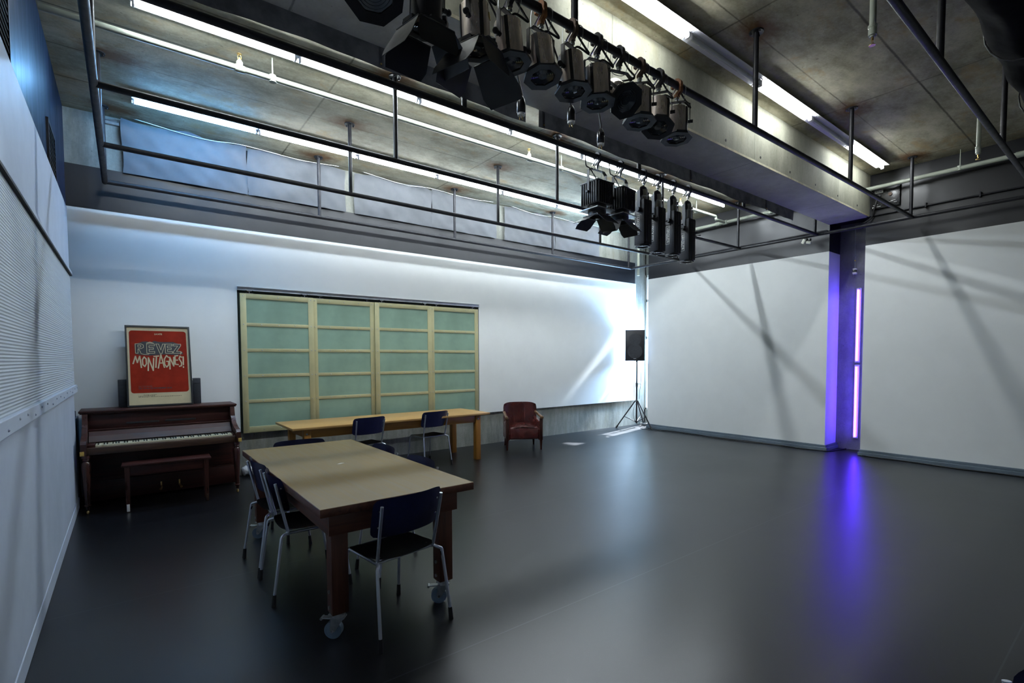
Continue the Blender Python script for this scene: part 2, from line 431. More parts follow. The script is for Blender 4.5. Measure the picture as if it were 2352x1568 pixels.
# small louvred vents in the dark upper wall
for y0, y1, z0, z1, lab in ((5.98, 6.52, 3.27, 3.72, 'black louvred vent high on the dark wall near the concrete corner'),
                            (3.55, 4.12, 3.27, 3.72, 'black louvred vent high on the dark wall above the white board, near frame edge')):
    v = thing('wall_vent', lab, 'vent', (XL, (y0+y1)/2, z0), group='vents in the dark upper wall')
    h = (y1-y0)/2; q = MB()
    q.ring([(-h, 0), (h, 0), (h, z1-z0), (-h, z1-z0)], [(-h+0.03, 0.03), (h-0.03, 0.03), (h-0.03, z1-z0-0.03), (-h+0.03, z1-z0-0.03)], 0.018, frame_axes((0, 0, 0), (0, 1, 0), (0, 0, 1), (1, 0, 0)))
    q.build('vent_frame', 'housing_black', v)
    q = MB()
    for k in range(9): q.box((0.006, 0, 0.055+k*(z1-z0-0.11)/8), (0.02, 2*h-0.05, 0.006), rot=(0, 0.6, 0))
    q.build('louvre', 'void_black', v)
# wall with projecting white boxes either side of the concrete column
def side_box(nm, y0, y1):
    struct(MB().bb(XR, 10.4, y0, y1, 0.02, 3.40), nm, 'white_paint')
    struct(MB().bb(XR, 10.4, y0, y1, 3.40, ZC), nm+'_band', 'black_paint')
side_box('wall_right', 3.49, 7.20); side_box('wall_right_front', YF, 2.965)
struct(MB().bb(9.97, 10.4, 2.965, 3.49, 0, 3.9), 'wall_right_column', 'column_concrete')
struct(MB().bb(XR, 10.4, 2.965, 3.49, 3.9, ZC), 'wall_right_lintel', 'black_paint')
m = MB(); m.bb(9.449, XR, 3.44, 7.20, 0, 0.055, bev=0.006); m.bb(9.474, XR, 3.465, 7.20, 0.055, 0.095, bev=0.005); m.bb(9.50, 9.97, 3.44, 3.49, 0, 0.055, bev=0.006); m.bb(9.5, 9.97, 3.465, 3.49, 0.055, 0.095, bev=0.004)
struct(m, 'baseboard_right', 'cove_blue')
m = MB(); m.bb(9.449, XR, YF, 2.985, 0, 0.055, bev=0.006); m.bb(9.474, XR, YF, 2.975, 0.055, 0.095, bev=0.005)
struct(m, 'baseboard_right_front', 'cove_blue')
# outer wall behind the boxes with a tall window slit in the corner
m = MB(); m.bb(10.08, 10.4, 7.0, 7.24, 0, ZC); m.bb(10.08, 10.4, 7.24, 7.735, 0, 0.35); m.bb(10.08, 10.4, 7.24, 7.735, 3.62, ZC); m.bb(10.08, 10.4, 7.71, 7.95, 0, ZC)
struct(m, 'wall_right_outer', 'wall_concrete')
m = MB()
for z in (0.36, 2.1, 3.0, 3.6): m.bb(10.09, 10.13, 7.24, 7.71, z-0.03, z+0.03)
m.bb(10.09, 10.13, 7.24, 7.27, 0.35, 3.62); m.bb(10.09, 10.13, 7.68, 7.71, 0.35, 3.62)
struct(m, 'window_1', 'white_paint')
struct(MB().bb(XL-0.3, 10.6, YF-0.2, YF, 0, ZC), 'wall_front', 'white_paint')

# ------------------------------------------------------------------ pipe grid hung from the slab
ZP, PR = 3.65, 0.0255
grid = thing('pipe_grid', 'black welded steel pipe grid hung below the concrete ceiling', 'pipe grid', (0, 0, ZP))
XE0, XE1 = -0.13, 9.20
for y in ROWS: MB().cyl((XE0, y, 0), (XE1, y, 0), PR).build('pipe', 'pipe_black', grid)
MB().cyl((XE0, -1.2, 0), (XE0, ROWS[0]+0.02, 0), PR*1.1).build('pipe', 'pipe_black', grid)
MB().cyl((XE1, -1.2, 0), (XE1, ROWS[0]+0.02, 0), PR).build('pipe', 'pipe_black', grid)
xs_ = [XE0, 2.27, 4.53, 6.79, 9.12]
for y in ROWS:
    for x in xs_:
        p = MB().cyl((x, y, 0), (x, y, ZC-ZP-0.01), 0.0225, seg=16).build('post', 'pipe_black', grid)
        f = MB().cyl((x, y, ZC-ZP-0.012), (x, y, ZC-ZP-0.0005), 0.062, seg=12)
        for a in range(3): f.cyl((x+0.045*math.cos(a*2.1), y+0.045*math.sin(a*2.1), ZC-ZP-0.028), (x+0.045*math.cos(a*2.1), y+0.045*math.sin(a*2.1), ZC-ZP-0.01), 0.009, seg=6)
        f.build('flange', 'pipe_black', p)

# ------------------------------------------------------------------ fluorescent battens
def batten(x, y, lit, label, cold=False, length=1.255, lamp='tube_lit'):
    t = thing('tube_light', label, 'light', (x, y, ZC), group='fluorescent battens on the ceiling')
    h = MB(); h.bb(0, length, -0.035, 0.035, -0.042, 0, bev=0.004)
    h.prism([(-0.035, -0.042), (-0.085, -0.050), (-0.085, -0.046), (-0.035, -0.034)], length-0.01, frame_axes((0.005, 0, 0), (0, 1, 0), (0, 0, 1), (1, 0, 0)))
    h.prism([(0.035, -0.042), (0.085, -0.050), (0.085, -0.046), (0.035, -0.034)], length-0.01, frame_axes((0.005, 0, 0), (0, 1, 0), (0, 0, 1), (1, 0, 0)))
    h.build('housing', 'batten_white', t)
    MB().cyl((0.03, 0, -0.066), (length-0.03, 0, -0.066), 0.019, seg=14).build('tube', ('tube_cold' if cold else lamp) if lit else 'tube_off', t)
    for xx in (0.012, length-0.028):
        MB().bb(xx, xx+0.016, -0.02, 0.02, -0.092, -0.04, bev=0.004).build('lamp_holder', 'batten_white', t)
    return t
ordw = ['first', 'second', 'third', 'fourth', 'fifth', 'sixth', 'seventh']
for i in range(7):
    batten(0.13+i*1.262, 6.97, True, f'lit fluorescent batten nearest the cloth-covered windows, {ordw[i]} in its row from the dark wall', cold=(i == 0))
for i in range(7):
    batten(0.11+i*1.262, 5.07, True, f'lit fluorescent batten between white sprinkler pipe and concrete beam, {ordw[i]} from the dark wall')
for i, (x, l) in enumerate([(0.25, 1), (1.5, 0), (2.76, 1), (4.02, 0), (5.28, 1), (6.54, 0), (7.80, 1)]):
    lab = [None, None, 'lit fluorescent batten over the row of silver stage lights', 'unlit fluorescent batten just past the first lit one beyond the beam',
           'lit fluorescent batten midway along the row on the camera side of the beam', 'unlit fluorescent batten just before the last lit one by the black wall', 'lit fluorescent batten at the row end by the control panel'][i]
    batten(x, 2.63, l, lab or f'{"lit" if l else "unlit"} fluorescent batten at the start of the row above the stage lights', lamp='tube_aged')
# violet tubes on the column
for z0, lab in ((0.205, 'lower violet fluorescent tube on the concrete column, above the floor'), (1.512, 'upper violet fluorescent tube on the concrete column, below the hanging socket')):
    t = thing('violet_tube_light', lab, 'light', (9.97, 3.18, z0), group='violet tubes on the column')
    MB().bb(-0.035, 0, -0.035, 0.035, 0, 1.27, bev=0.004).build('housing', 'batten_white', t)
    MB().cyl((-0.058, 0, 0.03), (-0.058, 0, 1.24), 0.016, seg=14).build('tube', 'tube_violet', t)
    for z in (0.01, 1.245): MB().bb(-0.078, -0.03, -0.02, 0.02, z, z+0.016, bev=0.003).build('lamp_holder', 'batten_white', t)

# ------------------------------------------------------------------ sprinkler pipework
def ceiling_hanger(pipe, p, zt):
    h = MB(); h.cyl(p, (p[0], p[1], zt), 0.006, seg=8); h.cyl((p[0], p[1], p[2]-0.03), (p[0], p[1], p[2]+0.035), 0.032, seg=14)
    return h.build('pipe_hanger', 'pipe_white', pipe)
def head(pipe, p, d):
    x, y, z = p
    h = MB(); h.cyl((x, y, z), (x, y, z+d*0.05), 0.028, seg=14); h.cyl((x, y, z+d*0.05), (x, y, z+d*0.065), 0.02, seg=12)
    o = h.build('fitting', 'pipe_white', pipe)
    g = MB(); g.cyl((x, y, z+d*0.06), (x, y, z+d*0.09), 0.009, seg=10)
    for s in (-1, 1): g.tube([(x+s*0.012, y, z+d*0.075), (x+s*0.016, y, z+d*0.10), (x+s*0.004, y, z+d*0.122)], 0.003, 6)
    g.cyl((x, y, z+d*0.12), (x, y, z+d*0.124), 0.022, seg=14)
    g.build('sprinkler_head', 'brass', pipe)
sp = thing('sprinkler_pipe', 'white sprinkler pipe running the length of the ceiling between the two batten rows', 'pipe', (0, 5.31, 4.3))
MB().tube([(-0.45, 0, 0), (9.0, -0.04, 0), (9.0, -0.04, -0.06), (9.35, -0.04, -0.06)], 0.026, 14, fillet=0.04).build('pipe', 'pipe_white', sp)
for x in (0.918, 4.404, 7.9): head(sp, (x, 0, 0.01), 1)
for x in (1.2, 5.0, 8.4): ceiling_hanger(sp, (x, 0, 0), 0.2)
for x in (0.918, 4.404): MB().cyl((x-0.04, 0, 0), (x+0.04, 0, 0), 0.033, seg=16).build('coupling', 'pipe_white', sp)
sp = thing('sprinkler_main', 'white sprinkler main running along the upper black wall', 'pipe', (9.33, 0, 4.24))
MB().tube([(0, -2.0, 0), (0, 7.35, 0), (0, 7.35, -0.75)], 0.031, 16, fillet=0.06).build('pipe', 'pipe_white', sp)
for y in (5.42, 5.27, 1.2): MB().cyl((0, y-0.045, 0), (0, y+0.045, 0), 0.04, seg=16).build('coupling', 'pipe_white', sp)
for y in (1.8, 4.4, 6.6): ceiling_hanger(sp, (0, y, 0), 0.26)
for i, (x, lab) in enumerate(((4.58, 'white sprinkler drop nearest the camera, hanging beside the diagonal black pipe'), (8.2, 'white sprinkler drop nearest the black end wall, hanging from the ceiling'))):
    sp = thing('sprinkler_drop', lab, 'sprinkler', (x, 1.42, 4.5), group='sprinkler drops')
    MB().cyl((0, 0, 0), (0, 0, -0.40), 0.0225, seg=16).build('pipe', 'pipe_white', sp)
    MB().lathe([(0.026, -0.37), (0.03, -0.375), (0.03, -0.39), (0.026, -0.395), (0.026, -0.42), (0.018, -0.45)], 16).build('coupling', 'pipe_white', sp)
    head(sp, (0, 0, -0.40), -1)

# ------------------------------------------------------------------ cloth: masking borders, drape, window covers
def border(x0, x1, label, seams):
    def fn(u, v):
        x = x0+(x1-x0)*u; z = 3.905-(0.195+0.008*math.sin(x*5))*v
        return (x, 3.518+0.010*math.sin(x*3.1)*v+0.004*math.sin(x*17)*v, z)
    o = MB().grid(fn, 90, 5, 0.012).build('masking_cloth', 'black_cloth', None, 60)
    tag(o, label, 'cloth', 'masking borders along the beam')
    for s in seams:
        MB().bb(s-0.012, s+0.012, 3.500, 3.512, 3.705, 3.90, bev=0.003).build('hem', 'black_cloth', o)
        MB().cyl((s, 3.500, 3.725), (s, 3.494, 3.725), 0.007, seg=10).build('eyelet', 'brass', o)
border(-0.4, 2.88, 'black masking cloth along the beam above the stage lights, camera end', [1.52])
border(3.035, 8.2, 'black masking cloth along the beam ending near the black end wall', [3.08, 5.42, 7.3])
def fn(u, v):
    x = -0.4+9.5*u; a = 2*PI*v
    sag = 0.03*abs(math.sin(x*1.4))
    rr = 0.20+0.012*math.sin(5*a+x*2)+0.010*math.sin(x*9)
    return (x, 0.64+rr*math.cos(a)*1.05, 4.02-sag+rr*math.sin(a)*1.3)
o = MB().grid(fn, 120, 22).build('rolled_drape', 'drape_cloth', None, 60)
tag(o, 'thick black rolled drape hanging under the ceiling beside the camera', 'drape')
for k in range(6):
    x = 0.6+k*1.5
    MB().tube([(x+0.004*math.cos(q), 0.64+0.226*math.cos(q)*1.05, 4.0+0.226*math.sin(q)*1.3) for q in [2*PI*j/20 for j in range(20)]], 0.006, 6, closed=True).build('tie_cord', 'cable_black', o)
    MB().cyl((x, 0.64, 4.27), (x, 0.64, 4.5), 0.006, seg=6).build('tie_cord', 'cable_black', o)
CW = [(0.04, 1.383, 2.72, 'grey cloth window cover nearest the dark corner, under the first battens'),
      (2.86, 4.206, 5.57, 'grey cloth window cover in the middle of the high window strip'),
      (5.755, 7.05, 8.37, 'grey cloth window cover nearest the speaker corner, behind the black spotlights')]
for ci, (a, b, c, lab) in enumerate(CW):
    struct(MB().bb(a+0.06, c-0.06, 7.728, 7.737, 3.9, 4.46), f'window_{ci+2}', 'void_black')
    t = thing('window_cover', lab, 'cloth', (a, YB, 3.86), group='grey cloth covers over the high windows')
    for pi, (p0, p1) in enumerate(((a, b-0.0015), (b+0.0015, c))):
        W = p1-p0; off = p0-a; ph = ci*2.3+pi*1.7
        def fn(u, v, W=W, off=off, ph=ph):
            x = off+W*u
            top = 0.635-0.03*math.sin(PI*((u*2+ph) % 1))-0.012*math.sin(u*11+ph)
            z = -0.01+(top+0.01)*v
            d = 0.012*math.sin(7*(u+0.9*v)+ph)*(0.4+0.6*math.sin(PI*v)) + 0.010*math.sin(17*(u*0.6-v*0.8)+ph*2)*math.sin(PI*u) + 0.006*math.sin(29*(u+v*0.5)+ph)
            e = 0.02*(abs(2*u-1)**6)
            return (x+0.01*math.sin(v*6+ph)*(1 if u in (0.0, 1.0) else 0.3), -0.045+d*0.9+e*0.6, z)
        MB().grid(fn, 36, 20, 0.006).build('cloth_panel', 'grey_cloth', t, 60)
    MB().tube(smoothpath([(0.1, -0.06, 0.645), ((c-a)*0.3, -0.075, 0.585), ((c-a)*0.48, -0.07, 0.625), ((c-a)*0.75, -0.075, 0.60), (c-a-0.1, -0.06, 0.64)], 6), 0.004, 6).build('cord', 'zinc', t)
# curtain-track fitting and hardware between cloth and concrete corner
o = MB().bb(-0.17, 0.02, 7.69, 7.734, 4.40, 4.43).cyl((-0.12, 7.68, 4.44), (0.0, 7.68, 4.44), 0.008, seg=8).build('track_bracket', 'zinc')
tag(o, 'small metal track bracket on the concrete by the first cloth cover', 'bracket')

# ------------------------------------------------------------------ sliding translucent screen
tr = thing('screen_track', 'aluminium sliding track above the translucent screens', 'track', (OX0, YB, 2.57))
MB().bb(0.0, OX1-OX0, -0.012, 0.02, -0.012, 0.034, bev=0.003).bb(0, OX1-OX0, -0.022, -0.010, -0.02, -0.008, bev=0.002).build('rail', 'alu_track', tr)
MB().bb(0.0, OX1-OX0, -0.030, 0.01, 0.026, 0.036, bev=0.002).build('top_trim', 'white_paint', tr)
SC = [(1.250, 2.215, 7.676, 'translucent sliding screen next to the piano'), (2.200, 3.165, 7.702, 'translucent sliding screen second from the piano'),
      (3.160, 4.175, 7.676, 'translucent sliding screen third from the piano, behind the occupied table side'), (4.165, 5.150, 7.702, 'translucent sliding screen nearest the leather armchair')]
SC[2] = SC[2][:3]+('translucent sliding screen third from the piano, behind the oak table',)
for x0, x1, y, lab in SC:
    t = thing('sliding_screen', lab, 'screen', (x0, y, 0.592), group='sliding translucent screens')
    W, H, st = x1-x0, 1.918, 0.075
    f = MB()
    f.bb(0, st, -0.012, 0.012, 0, H, bev=0.002).bb(W-st, W, -0.012, 0.012, 0, H, bev=0.002)
    f.bb(st, W-st, -0.012, 0.012, H-0.07, H, bev=0.002).bb(st, W-st, -0.012, 0.012, 0, 0.085, bev=0.002)
    rz = [0.085+(H-0.155)*k/5 for k in range(1, 5)]
    for z in rz: f.bb(st, W-st, -0.011, 0.011, z-0.023, z+0.023, bev=0.002)
    fo = f.build('frame', 'batten_wood', t)
    s = MB()
    for z in [0.04]+rz+[H-0.035]:
        for k in range(5): s.sph((0.038+(W-0.076)*k/4, -0.0125, z), 0.0075, (1, 0.5, 1), 8)
    s.build('screw', 'zinc', fo)
    zs = [0.085]+rz+[H-0.07]
    for k in range(5):
        MB().bb(st-0.004, W-st+0.004, -0.003, 0.003, zs[k]+(0.022 if k else 0), zs[k+1]-(0.022 if k < 4 else 0)).build('pane', 'frosted_pane', t)
    for xh in (0.12, W-0.12):
        g = MB(); g.bb(xh-0.05, xh+0.05, -0.006, 0.006, H, H+0.006); g.cyl((xh, 0, H), (xh, 0, H+0.04), 0.006, seg=8); g.tube([(xh-0.045, 0, H+0.045), (xh-0.02, 0, H+0.03), (xh+0.02, 0, H+0.03), (xh+0.045, 0, H+0.045)], 0.006, 6)
        g.build('roller_hanger', 'chrome', t)

# ------------------------------------------------------------------ chairs
def squircle(a, b, k=0.2, p=6): return a*math.sqrt(1-abs(b)**p*k), b*math.sqrt(1-abs(a)**p*k)
def make_chair():
    t = thing('chair', 'chair', 'chair', group='navy and steel stacking chairs')
    r = 0.0098
    for s in (-1, 1):
        p = fil([Vector((s*0.205, -0.232, 0.79)), Vector((s*0.196, -0.158, 0.452)), Vector((s*0.206, -0.185, 0.444)), Vector((s*0.226, -0.205, 0.436)), Vector((s*0.246, -0.262, 0.05))], 0.035, 6)
        lg = MB().tube(p, r, 12).build('leg', 'chair_metal', t, 50)
        MB().cyl((s*0.2445, -0.259, 0.075), (s*0.2475, -0.265, 0.0), 0.0125, 0.0145, 14).build('foot_cap', 'rubber_black', lg)
        MB().tube([(s*0.222, -0.204, 0.418), (s*0.2275, -0.215, 0.38)], 0.0075, 8).build('stacking_pad', 'rubber_black', lg)
    for s in (-1, 1):
        p = fil([Vector((s*0.196, -0.16, 0.448)), Vector((s*0.186, 0.19, 0.448)), Vector((s*0.209, 0.243, 0.05))], 0.05, 6)
        lg = MB().tube(p, r, 12).build('leg', 'chair_metal', t, 50)
        MB().cyl((s*0.2075, 0.240, 0.075), (s*0.2105, 0.247, 0.0), 0.0125, 0.0145, 14).build('foot_cap', 'rubber_black', lg)
    MB().cyl((-0.186, 0.17, 0.447), (0.186, 0.17, 0.447), r*0.9, seg=12).build('seat_rail', 'chair_metal', t); MB().cyl((-0.196, -0.15, 0.449), (0.196, -0.15, 0.449), r*0.9, seg=12).build('seat_rail', 'chair_metal', t)
    def fs(u, v):
        a, b = 2*u-1, 2*v-1; x, y = squircle(a, b, 0.22, 5)
        z = 0.468 - 0.016*(1-a*a)*(1-0.3*b*b) - 0.035*max(0, b-0.55)**2*4 + 0.010*max(0, -b-0.4)
        return (x*(0.208-0.008*b), y*0.21+0.02, z)
    MB().grid(fs, 18, 18, 0.010).build('seat', 'seat_black', t, 60)
    def fb(u, v):
        a, b = 2*u-1, 2*v-1; x, z = squircle(a, b, 0.15, 8)
        zz = 0.712+z*0.117
        return (x*0.236, -0.227+0.052*(abs(x)**2)-(zz-0.713)*0.22+0.004, zz)
    MB().grid(fb, 22, 12, 0.010).build('backrest', 'navy_plastic', t, 60)
    sc = MB()
    for s in (-1, 1):
        for z in (0.66, 0.755): sc.cyl((s*0.2, -0.192-(z-0.713)*0.22, z), (s*0.2, -0.172-(z-0.713)*0.22, z), 0.006, seg=8)
        sc.cyl((s*0.165, -0.13, 0.458), (s*0.165, -0.13, 0.468), 0.006, seg=8)
    sc.build('rivet', 'chrome', t)
    return t
ch0 = make_chair()
ch_spots = [
    (1.255, 2.845, 9, 'navy-backed steel chair nearest the camera, at the end of the wheeled table'),
    (0.985, 3.70, -92, 'navy-backed steel chair along the piano side of the wheeled table, closer to camera'),
    (0.985, 4.25, -88, 'navy-backed steel chair along the piano side of the wheeled table, farther from camera'),
    (1.29, 4.83, 178, 'navy-backed steel chair at the far end of the wheeled table, only its back edge showing'),
    (1.60, 4.21, 91, 'navy-backed steel chair on the open-floor side of the wheeled table, nearer the oak table'),
    (1.60, 3.50, 90, 'navy-backed steel chair on the open-floor side of the wheeled table, nearer the camera'),
    (2.545, 6.66, 7, 'navy-backed steel chair pulled up at the middle of the long oak table'),
    (3.595, 6.755, 8, 'navy-backed steel chair at the long oak table nearest the leather armchair'),
    (1.74, -0.10, 142, 'dark navy chair back corner cut off by the bottom edge of the picture')]
for i, (x, y, a, lab) in enumerate(ch_spots):
    if i == 0: ch0.location = (x, y, 0); ch0.rotation_euler = (0, 0, R(a)); ch0['label'] = lab
    else: dup(ch0, (x, y, 0), (0, 0, R(a)), lab)

# ------------------------------------------------------------------ wheeled work table
wt = thing('wheeled_table', 'large dark wood work table on casters with worn brown top', 'table', (1.295, 3.87, 0))
TX, TY, TZ = 0.494, 1.135, 0.79
MB().bb(-TX, TX, -TY, TY, TZ-0.048, TZ, bev=0.004).build('tabletop', 'dark_frame_y', wt)
MB().bb(-TX+0.003, TX-0.003, -TY+0.003, TY-0.003, TZ-0.002, TZ+0.001).build('top_surface', 'worn_top', wt)
for y in (-TY+0.07, TY-0.07): MB().bb(-0.43, 0.40, y-0.012, y+0.012, 0.615, 0.742, bev=0.003).build('apron', 'dark_frame', wt)
for x in (-0.418, 0.388): MB().bb(x-0.012, x+0.012, -TY+0.083, TY-0.083, 0.615, 0.742, bev=0.003).build('apron', 'dark_frame_y', wt)
def caster(parent, x, y, rz):
    mt = Matrix.Translation((x, y, 0)) @ Matrix.Rotation(rz, 4, 'Z')
    g = MB(); g.bb(-0.045, 0.045, -0.04, 0.04, 0.148, 0.154, bev=0.002); g.cyl((0, 0, 0.122), (0, 0, 0.15), 0.034, 0.03, 18)
    for s in (-1, 1):
        g.prism([(-0.036, 0.128), (0.040, 0.128), (-0.012, 0.048), (-0.032, 0.036), (-0.042, 0.048)], 0.003, frame_axes((0, s*0.024, 0), (1, 0, 0), (0, 0, 1), (0, -1, 0)))
    g.bb(-0.036, 0.04, -0.026, 0.026, 0.118, 0.124)
    bmesh.ops.transform(g.b, matrix=mt, verts=g.b.verts); k = g.build('caster', 'zinc', parent)
    q = MB(); q.cyl((-0.028, -0.017, 0.05), (-0.028, 0.017, 0.05), 0.05, seg=28); q.ring([(0.05*math.cos(j*PI/14), 0.05*math.sin(j*PI/14)) for j in range(28)], [(0.04*math.cos(j*PI/14), 0.04*math.sin(j*PI/14)) for j in range(28)], 0.038, frame_axes((-0.028, 0.019, 0.05), (1, 0, 0), (0, 0, 1), (0, -1, 0)))
    bmesh.ops.transform(q.b, matrix=mt, verts=q.b.verts); q.build('wheel', 'wheel_grey', k)
    q = MB(); q.cyl((-0.028, -0.03, 0.05), (-0.028, 0.03, 0.05), 0.008, seg=10)
    bmesh.ops.transform(q.b, matrix=mt, verts=q.b.verts); q.build('axle', 'chrome', k)
    q = MB(); q.bb(-0.095, -0.03, -0.018, 0.018, 0.112, 0.120, bev=0.003); q.cyl((-0.095, -0.02, 0.114), (-0.095, 0.02, 0.114), 0.008, seg=10)
    bmesh.ops.transform(q.b, matrix=mt, verts=q.b.verts); q.build('brake_lever', 'zinc', k)
for x, y, rz in ((-0.37, -1.025, -0.7), (0.318, -1.025, -0.5), (-0.37, 1.025, -0.5), (0.318, 1.025, 2.4)):
    lg = MB().bb(x-0.048, x+0.048, y-0.045, y+0.045, 0.154, 0.742, bev=0.004).build('leg', 'dark_leg', wt)
    for z in (0.19, 0.28): MB().cyl((x-0.048, y, z), (x-0.056, y, z), 0.011, seg=6).build('bolt', 'zinc', lg)
    caster(wt, x, y, rz)
ps = MB(); ps.prism([(-0.03, -0.006), (-0.01, -0.012), (0.03, 0.004), (0.008, 0.012), (-0.014, 0.006)], 0.0012, Matrix.Translation((1.30, 3.875, TZ+0.0012)))
tag(ps.build('paper_scrap', 'paper_scrap'), 'small torn white paper scrap lying on the wheeled table', 'paper')

# ------------------------------------------------------------------ long oak table
lt = thing('long_table', 'long honey oak table against the translucent screens', 'table', (3.11, 7.0, 0))
MB().bb(-1.50, 1.50, -0.445, 0.445, 0.712, 0.742, bev=0.004).build('tabletop', 'oak_top', lt)
for y in (-0.385, 0.385): MB().bb(-1.33, 1.33, y-0.013, y+0.013, 0.60, 0.712, bev=0.002).build('apron', 'oak_rail', lt)
for x in (-1.32, 1.30): MB().bb(x-0.013, x+0.013, -0.37, 0.37, 0.60, 0.712, bev=0.002).build('apron', 'oak_rail', lt)
for x in (-1.31, 1.295):
    for y in (-0.37, 0.37):
        lg = MB().bb(x-0.043, x+0.043, y-0.043, y+0.043, 0, 0.712, bev=0.004).build('leg', 'oak_leg', lt)
        if y < 0: MB().cyl((x-0.01, y-0.043, 0.655), (x-0.01, y-0.050, 0.655), 0.012, seg=10).build('bolt', 'zinc', lg)

# ------------------------------------------------------------------ leather armchair
ac = thing('armchair', 'burgundy leather armchair with wooden arms against the concrete base', 'armchair', (5.64, 7.03, 0), (0, 0, R(150.5)))
ac.scale = (1.1, 1.06, 1.0)
# front faces local +Y
def fseat(u, v):
    a, b = 2*u-1, 2*v-1; x, y = squircle(a, b, 0.12)
    return (x*0.235, 0.02+y*0.27, 0.40+0.045*(1-a*a)*(1-0.5*b*b)-0.02*max(0, b)**3)
m = MB(); m.grid(fseat, 16, 16, 0.05); m.build('seat_cushion', 'leather', ac, 60)
m = MB(); m.bb(-0.235, 0.235, -0.24, 0.285, 0.185, 0.40, bev=0.03, seg=3); m.build('seat_base', 'leather', ac)
def fback(u, v):
    a = 2*u-1; z = 0.30+0.50*v
    k = 1-0.18*max(0, v-0.75)**2*16*abs(a)**4
    w = 0.285*(1-0.06*(1-v))
    x = a*w*(1-0.05*max(0, v-0.8)*5)
    curve = 0.10*abs(a)**2.5
    top = 0.035*max(0, v-0.85)/0.15*abs(a)**6
    return (x, -0.235-0.06*v+curve+0.012*math.sin(a*9)*math.sin(PI*v)*0.4, z-top)
m = MB(); m.grid(fback, 24, 16, -0.07); m.build('backrest', 'leather', ac, 60)
pl = MB()
for xx in (-0.09, 0.09): pl.tube([(xx, -0.243+0.10*abs(xx/0.285)**2.5, 0.43), (xx*1.05, -0.268, 0.6), (xx*1.1, -0.292, 0.785)], 0.006, 8)
pl.build('piping', 'leather', ac)
for s in (-1, 1):
    m = MB(); m.prism([(-0.23, 0.17), (0.27, 0.17), (0.27, 0.50), (-0.10, 0.53), (-0.23, 0.56)], 0.055, frame_axes((s*0.255+(0.0275), 0, 0), (0, 1, 0), (0, 0, 1), (-1, 0, 0)))
    bmesh.ops.bevel(m.b, geom=list(m.b.edges), offset=0.012, segments=2, affect='EDGES')
    m.build('side_panel', 'leather', ac)
    m = MB(); m.tube(fil([Vector((s*0.265, -0.24, 0.625)), Vector((s*0.275, 0.0, 0.60)), Vector((s*0.285, 0.285, 0.575))], 0.1, 6), 0.022, 12)
    m.box((s*0.285, 0.275, 0.57), (0.055, 0.06, 0.045), bev=0.012)
    m.build('armrest', 'arm_wood', ac)
    m = MB(); m.bb(s*0.275-0.024, s*0.275+0.024, 0.245, 0.293, 0.17, 0.56, bev=0.008); m.build('arm_post', 'mahogany_leg', ac)
    m = MB(); m.cyl((s*0.275, 0.268, 0.19), (s*0.275, 0.268, 0.0), 0.026, 0.016, 12); m.build('leg', 'mahogany_leg', ac)
    m = MB(); m.cyl((s*0.235, -0.20, 0.19), (s*0.245, -0.25, 0.0), 0.024, 0.016, 12); m.build('leg', 'mahogany_leg', ac)
m = MB(); m.bb(-0.12, 0.12, -0.1, 0.1, 0.165, 0.19); m.build('webbing', 'void_black', ac)

# ------------------------------------------------------------------ upright piano (front faces -Y)
PX = 0.335
pn = thing('piano', 'worn mahogany upright piano against the white wall', 'piano', (PX, 7.2, 0))
L, Rr = -0.735, 0.735
MB().bb(L, Rr, 0.05, 0.40, 0.03, 1.02).build('case', 'mahogany', pn)
MB().bb(L-0.03, Rr+0.03, -0.035, 0.42, 1.022, 1.046, bev=0.007).bb(L-0.02, Rr+0.02, -0.022, 0.41, 1.01, 1.022, bev=0.003).build('lid', 'mahogany', pn)
m = MB(); m.box((0, 0.028, 0.925), (1.40, 0.02, 0.165), rot=(-0.06, 0, 0), bev=0.003); up_ = m.build('upper_panel', 'mahogany', pn)
for xs in (-0.20, 0.165): MB().box((xs, 0.014, 0.885), (0.31, 0.008, 0.022), rot=(-0.06, 0, 0), bev=0.003).build('fretwork_slot', 'void_black', up_)
MB().bb(L+0.04, Rr-0.04, -0.045, 0.04, 0.825, 0.842, bev=0.005).build('music_shelf', 'mahogany', pn)
m = MB(); m.prism([(-0.10, 0.735), (-0.035, 0.828), (-0.01, 0.828), (-0.01, 0.72)], 1.36, frame_axes((-0.68, 0, 0), (0, 1, 0), (0, 0, 1), (1, 0, 0)))
m.build('fallboard', 'mahogany', pn)
m = MB(); m.prism([(-0.165, 0.718), (-0.095, 0.775), (-0.088, 0.770), (-0.155, 0.712)], 1.36, frame_axes((-0.68, 0, 0), (0, 1, 0), (0, 0, 1), (1, 0, 0)))
m.build('name_board', 'fall_wood', pn)
for s, x in ((-1, L), (1, Rr)):
    m = MB(); m.prism([(0.08, 0.62), (-0.455, 0.62), (-0.462, 0.735), (-0.43, 0.765), (-0.30, 0.78), (-0.17, 0.82), (-0.08, 0.90), (-0.045, 1.01), (0.08, 1.01)], 0.048, frame_axes((x if s < 0 else x-0.048, 0, 0), (0, 1, 0), (0, 0, 1), (1, 0, 0)))
    m.build('cheek', 'mahogany_leg', pn, 30)
m = MB(); m.bb(L+0.048, Rr-0.048, -0.43, 0.05, 0.625, 0.672, bev=0.003); m.build('keybed', 'mahogany', pn)
m = MB(); m.bb(L+0.048, Rr-0.048, -0.435, -0.372, 0.615, 0.688, bev=0.006); m.build('key_slip', 'fall_wood', pn)
for x0, x1 in ((L+0.05, -0.622), (0.665, Rr-0.05)): MB().bb(x0, x1, -0.365, -0.16, 0.672, 0.712, bev=0.004).build('key_block', 'mahogany', pn)
KW = (0.663+0.620)/52
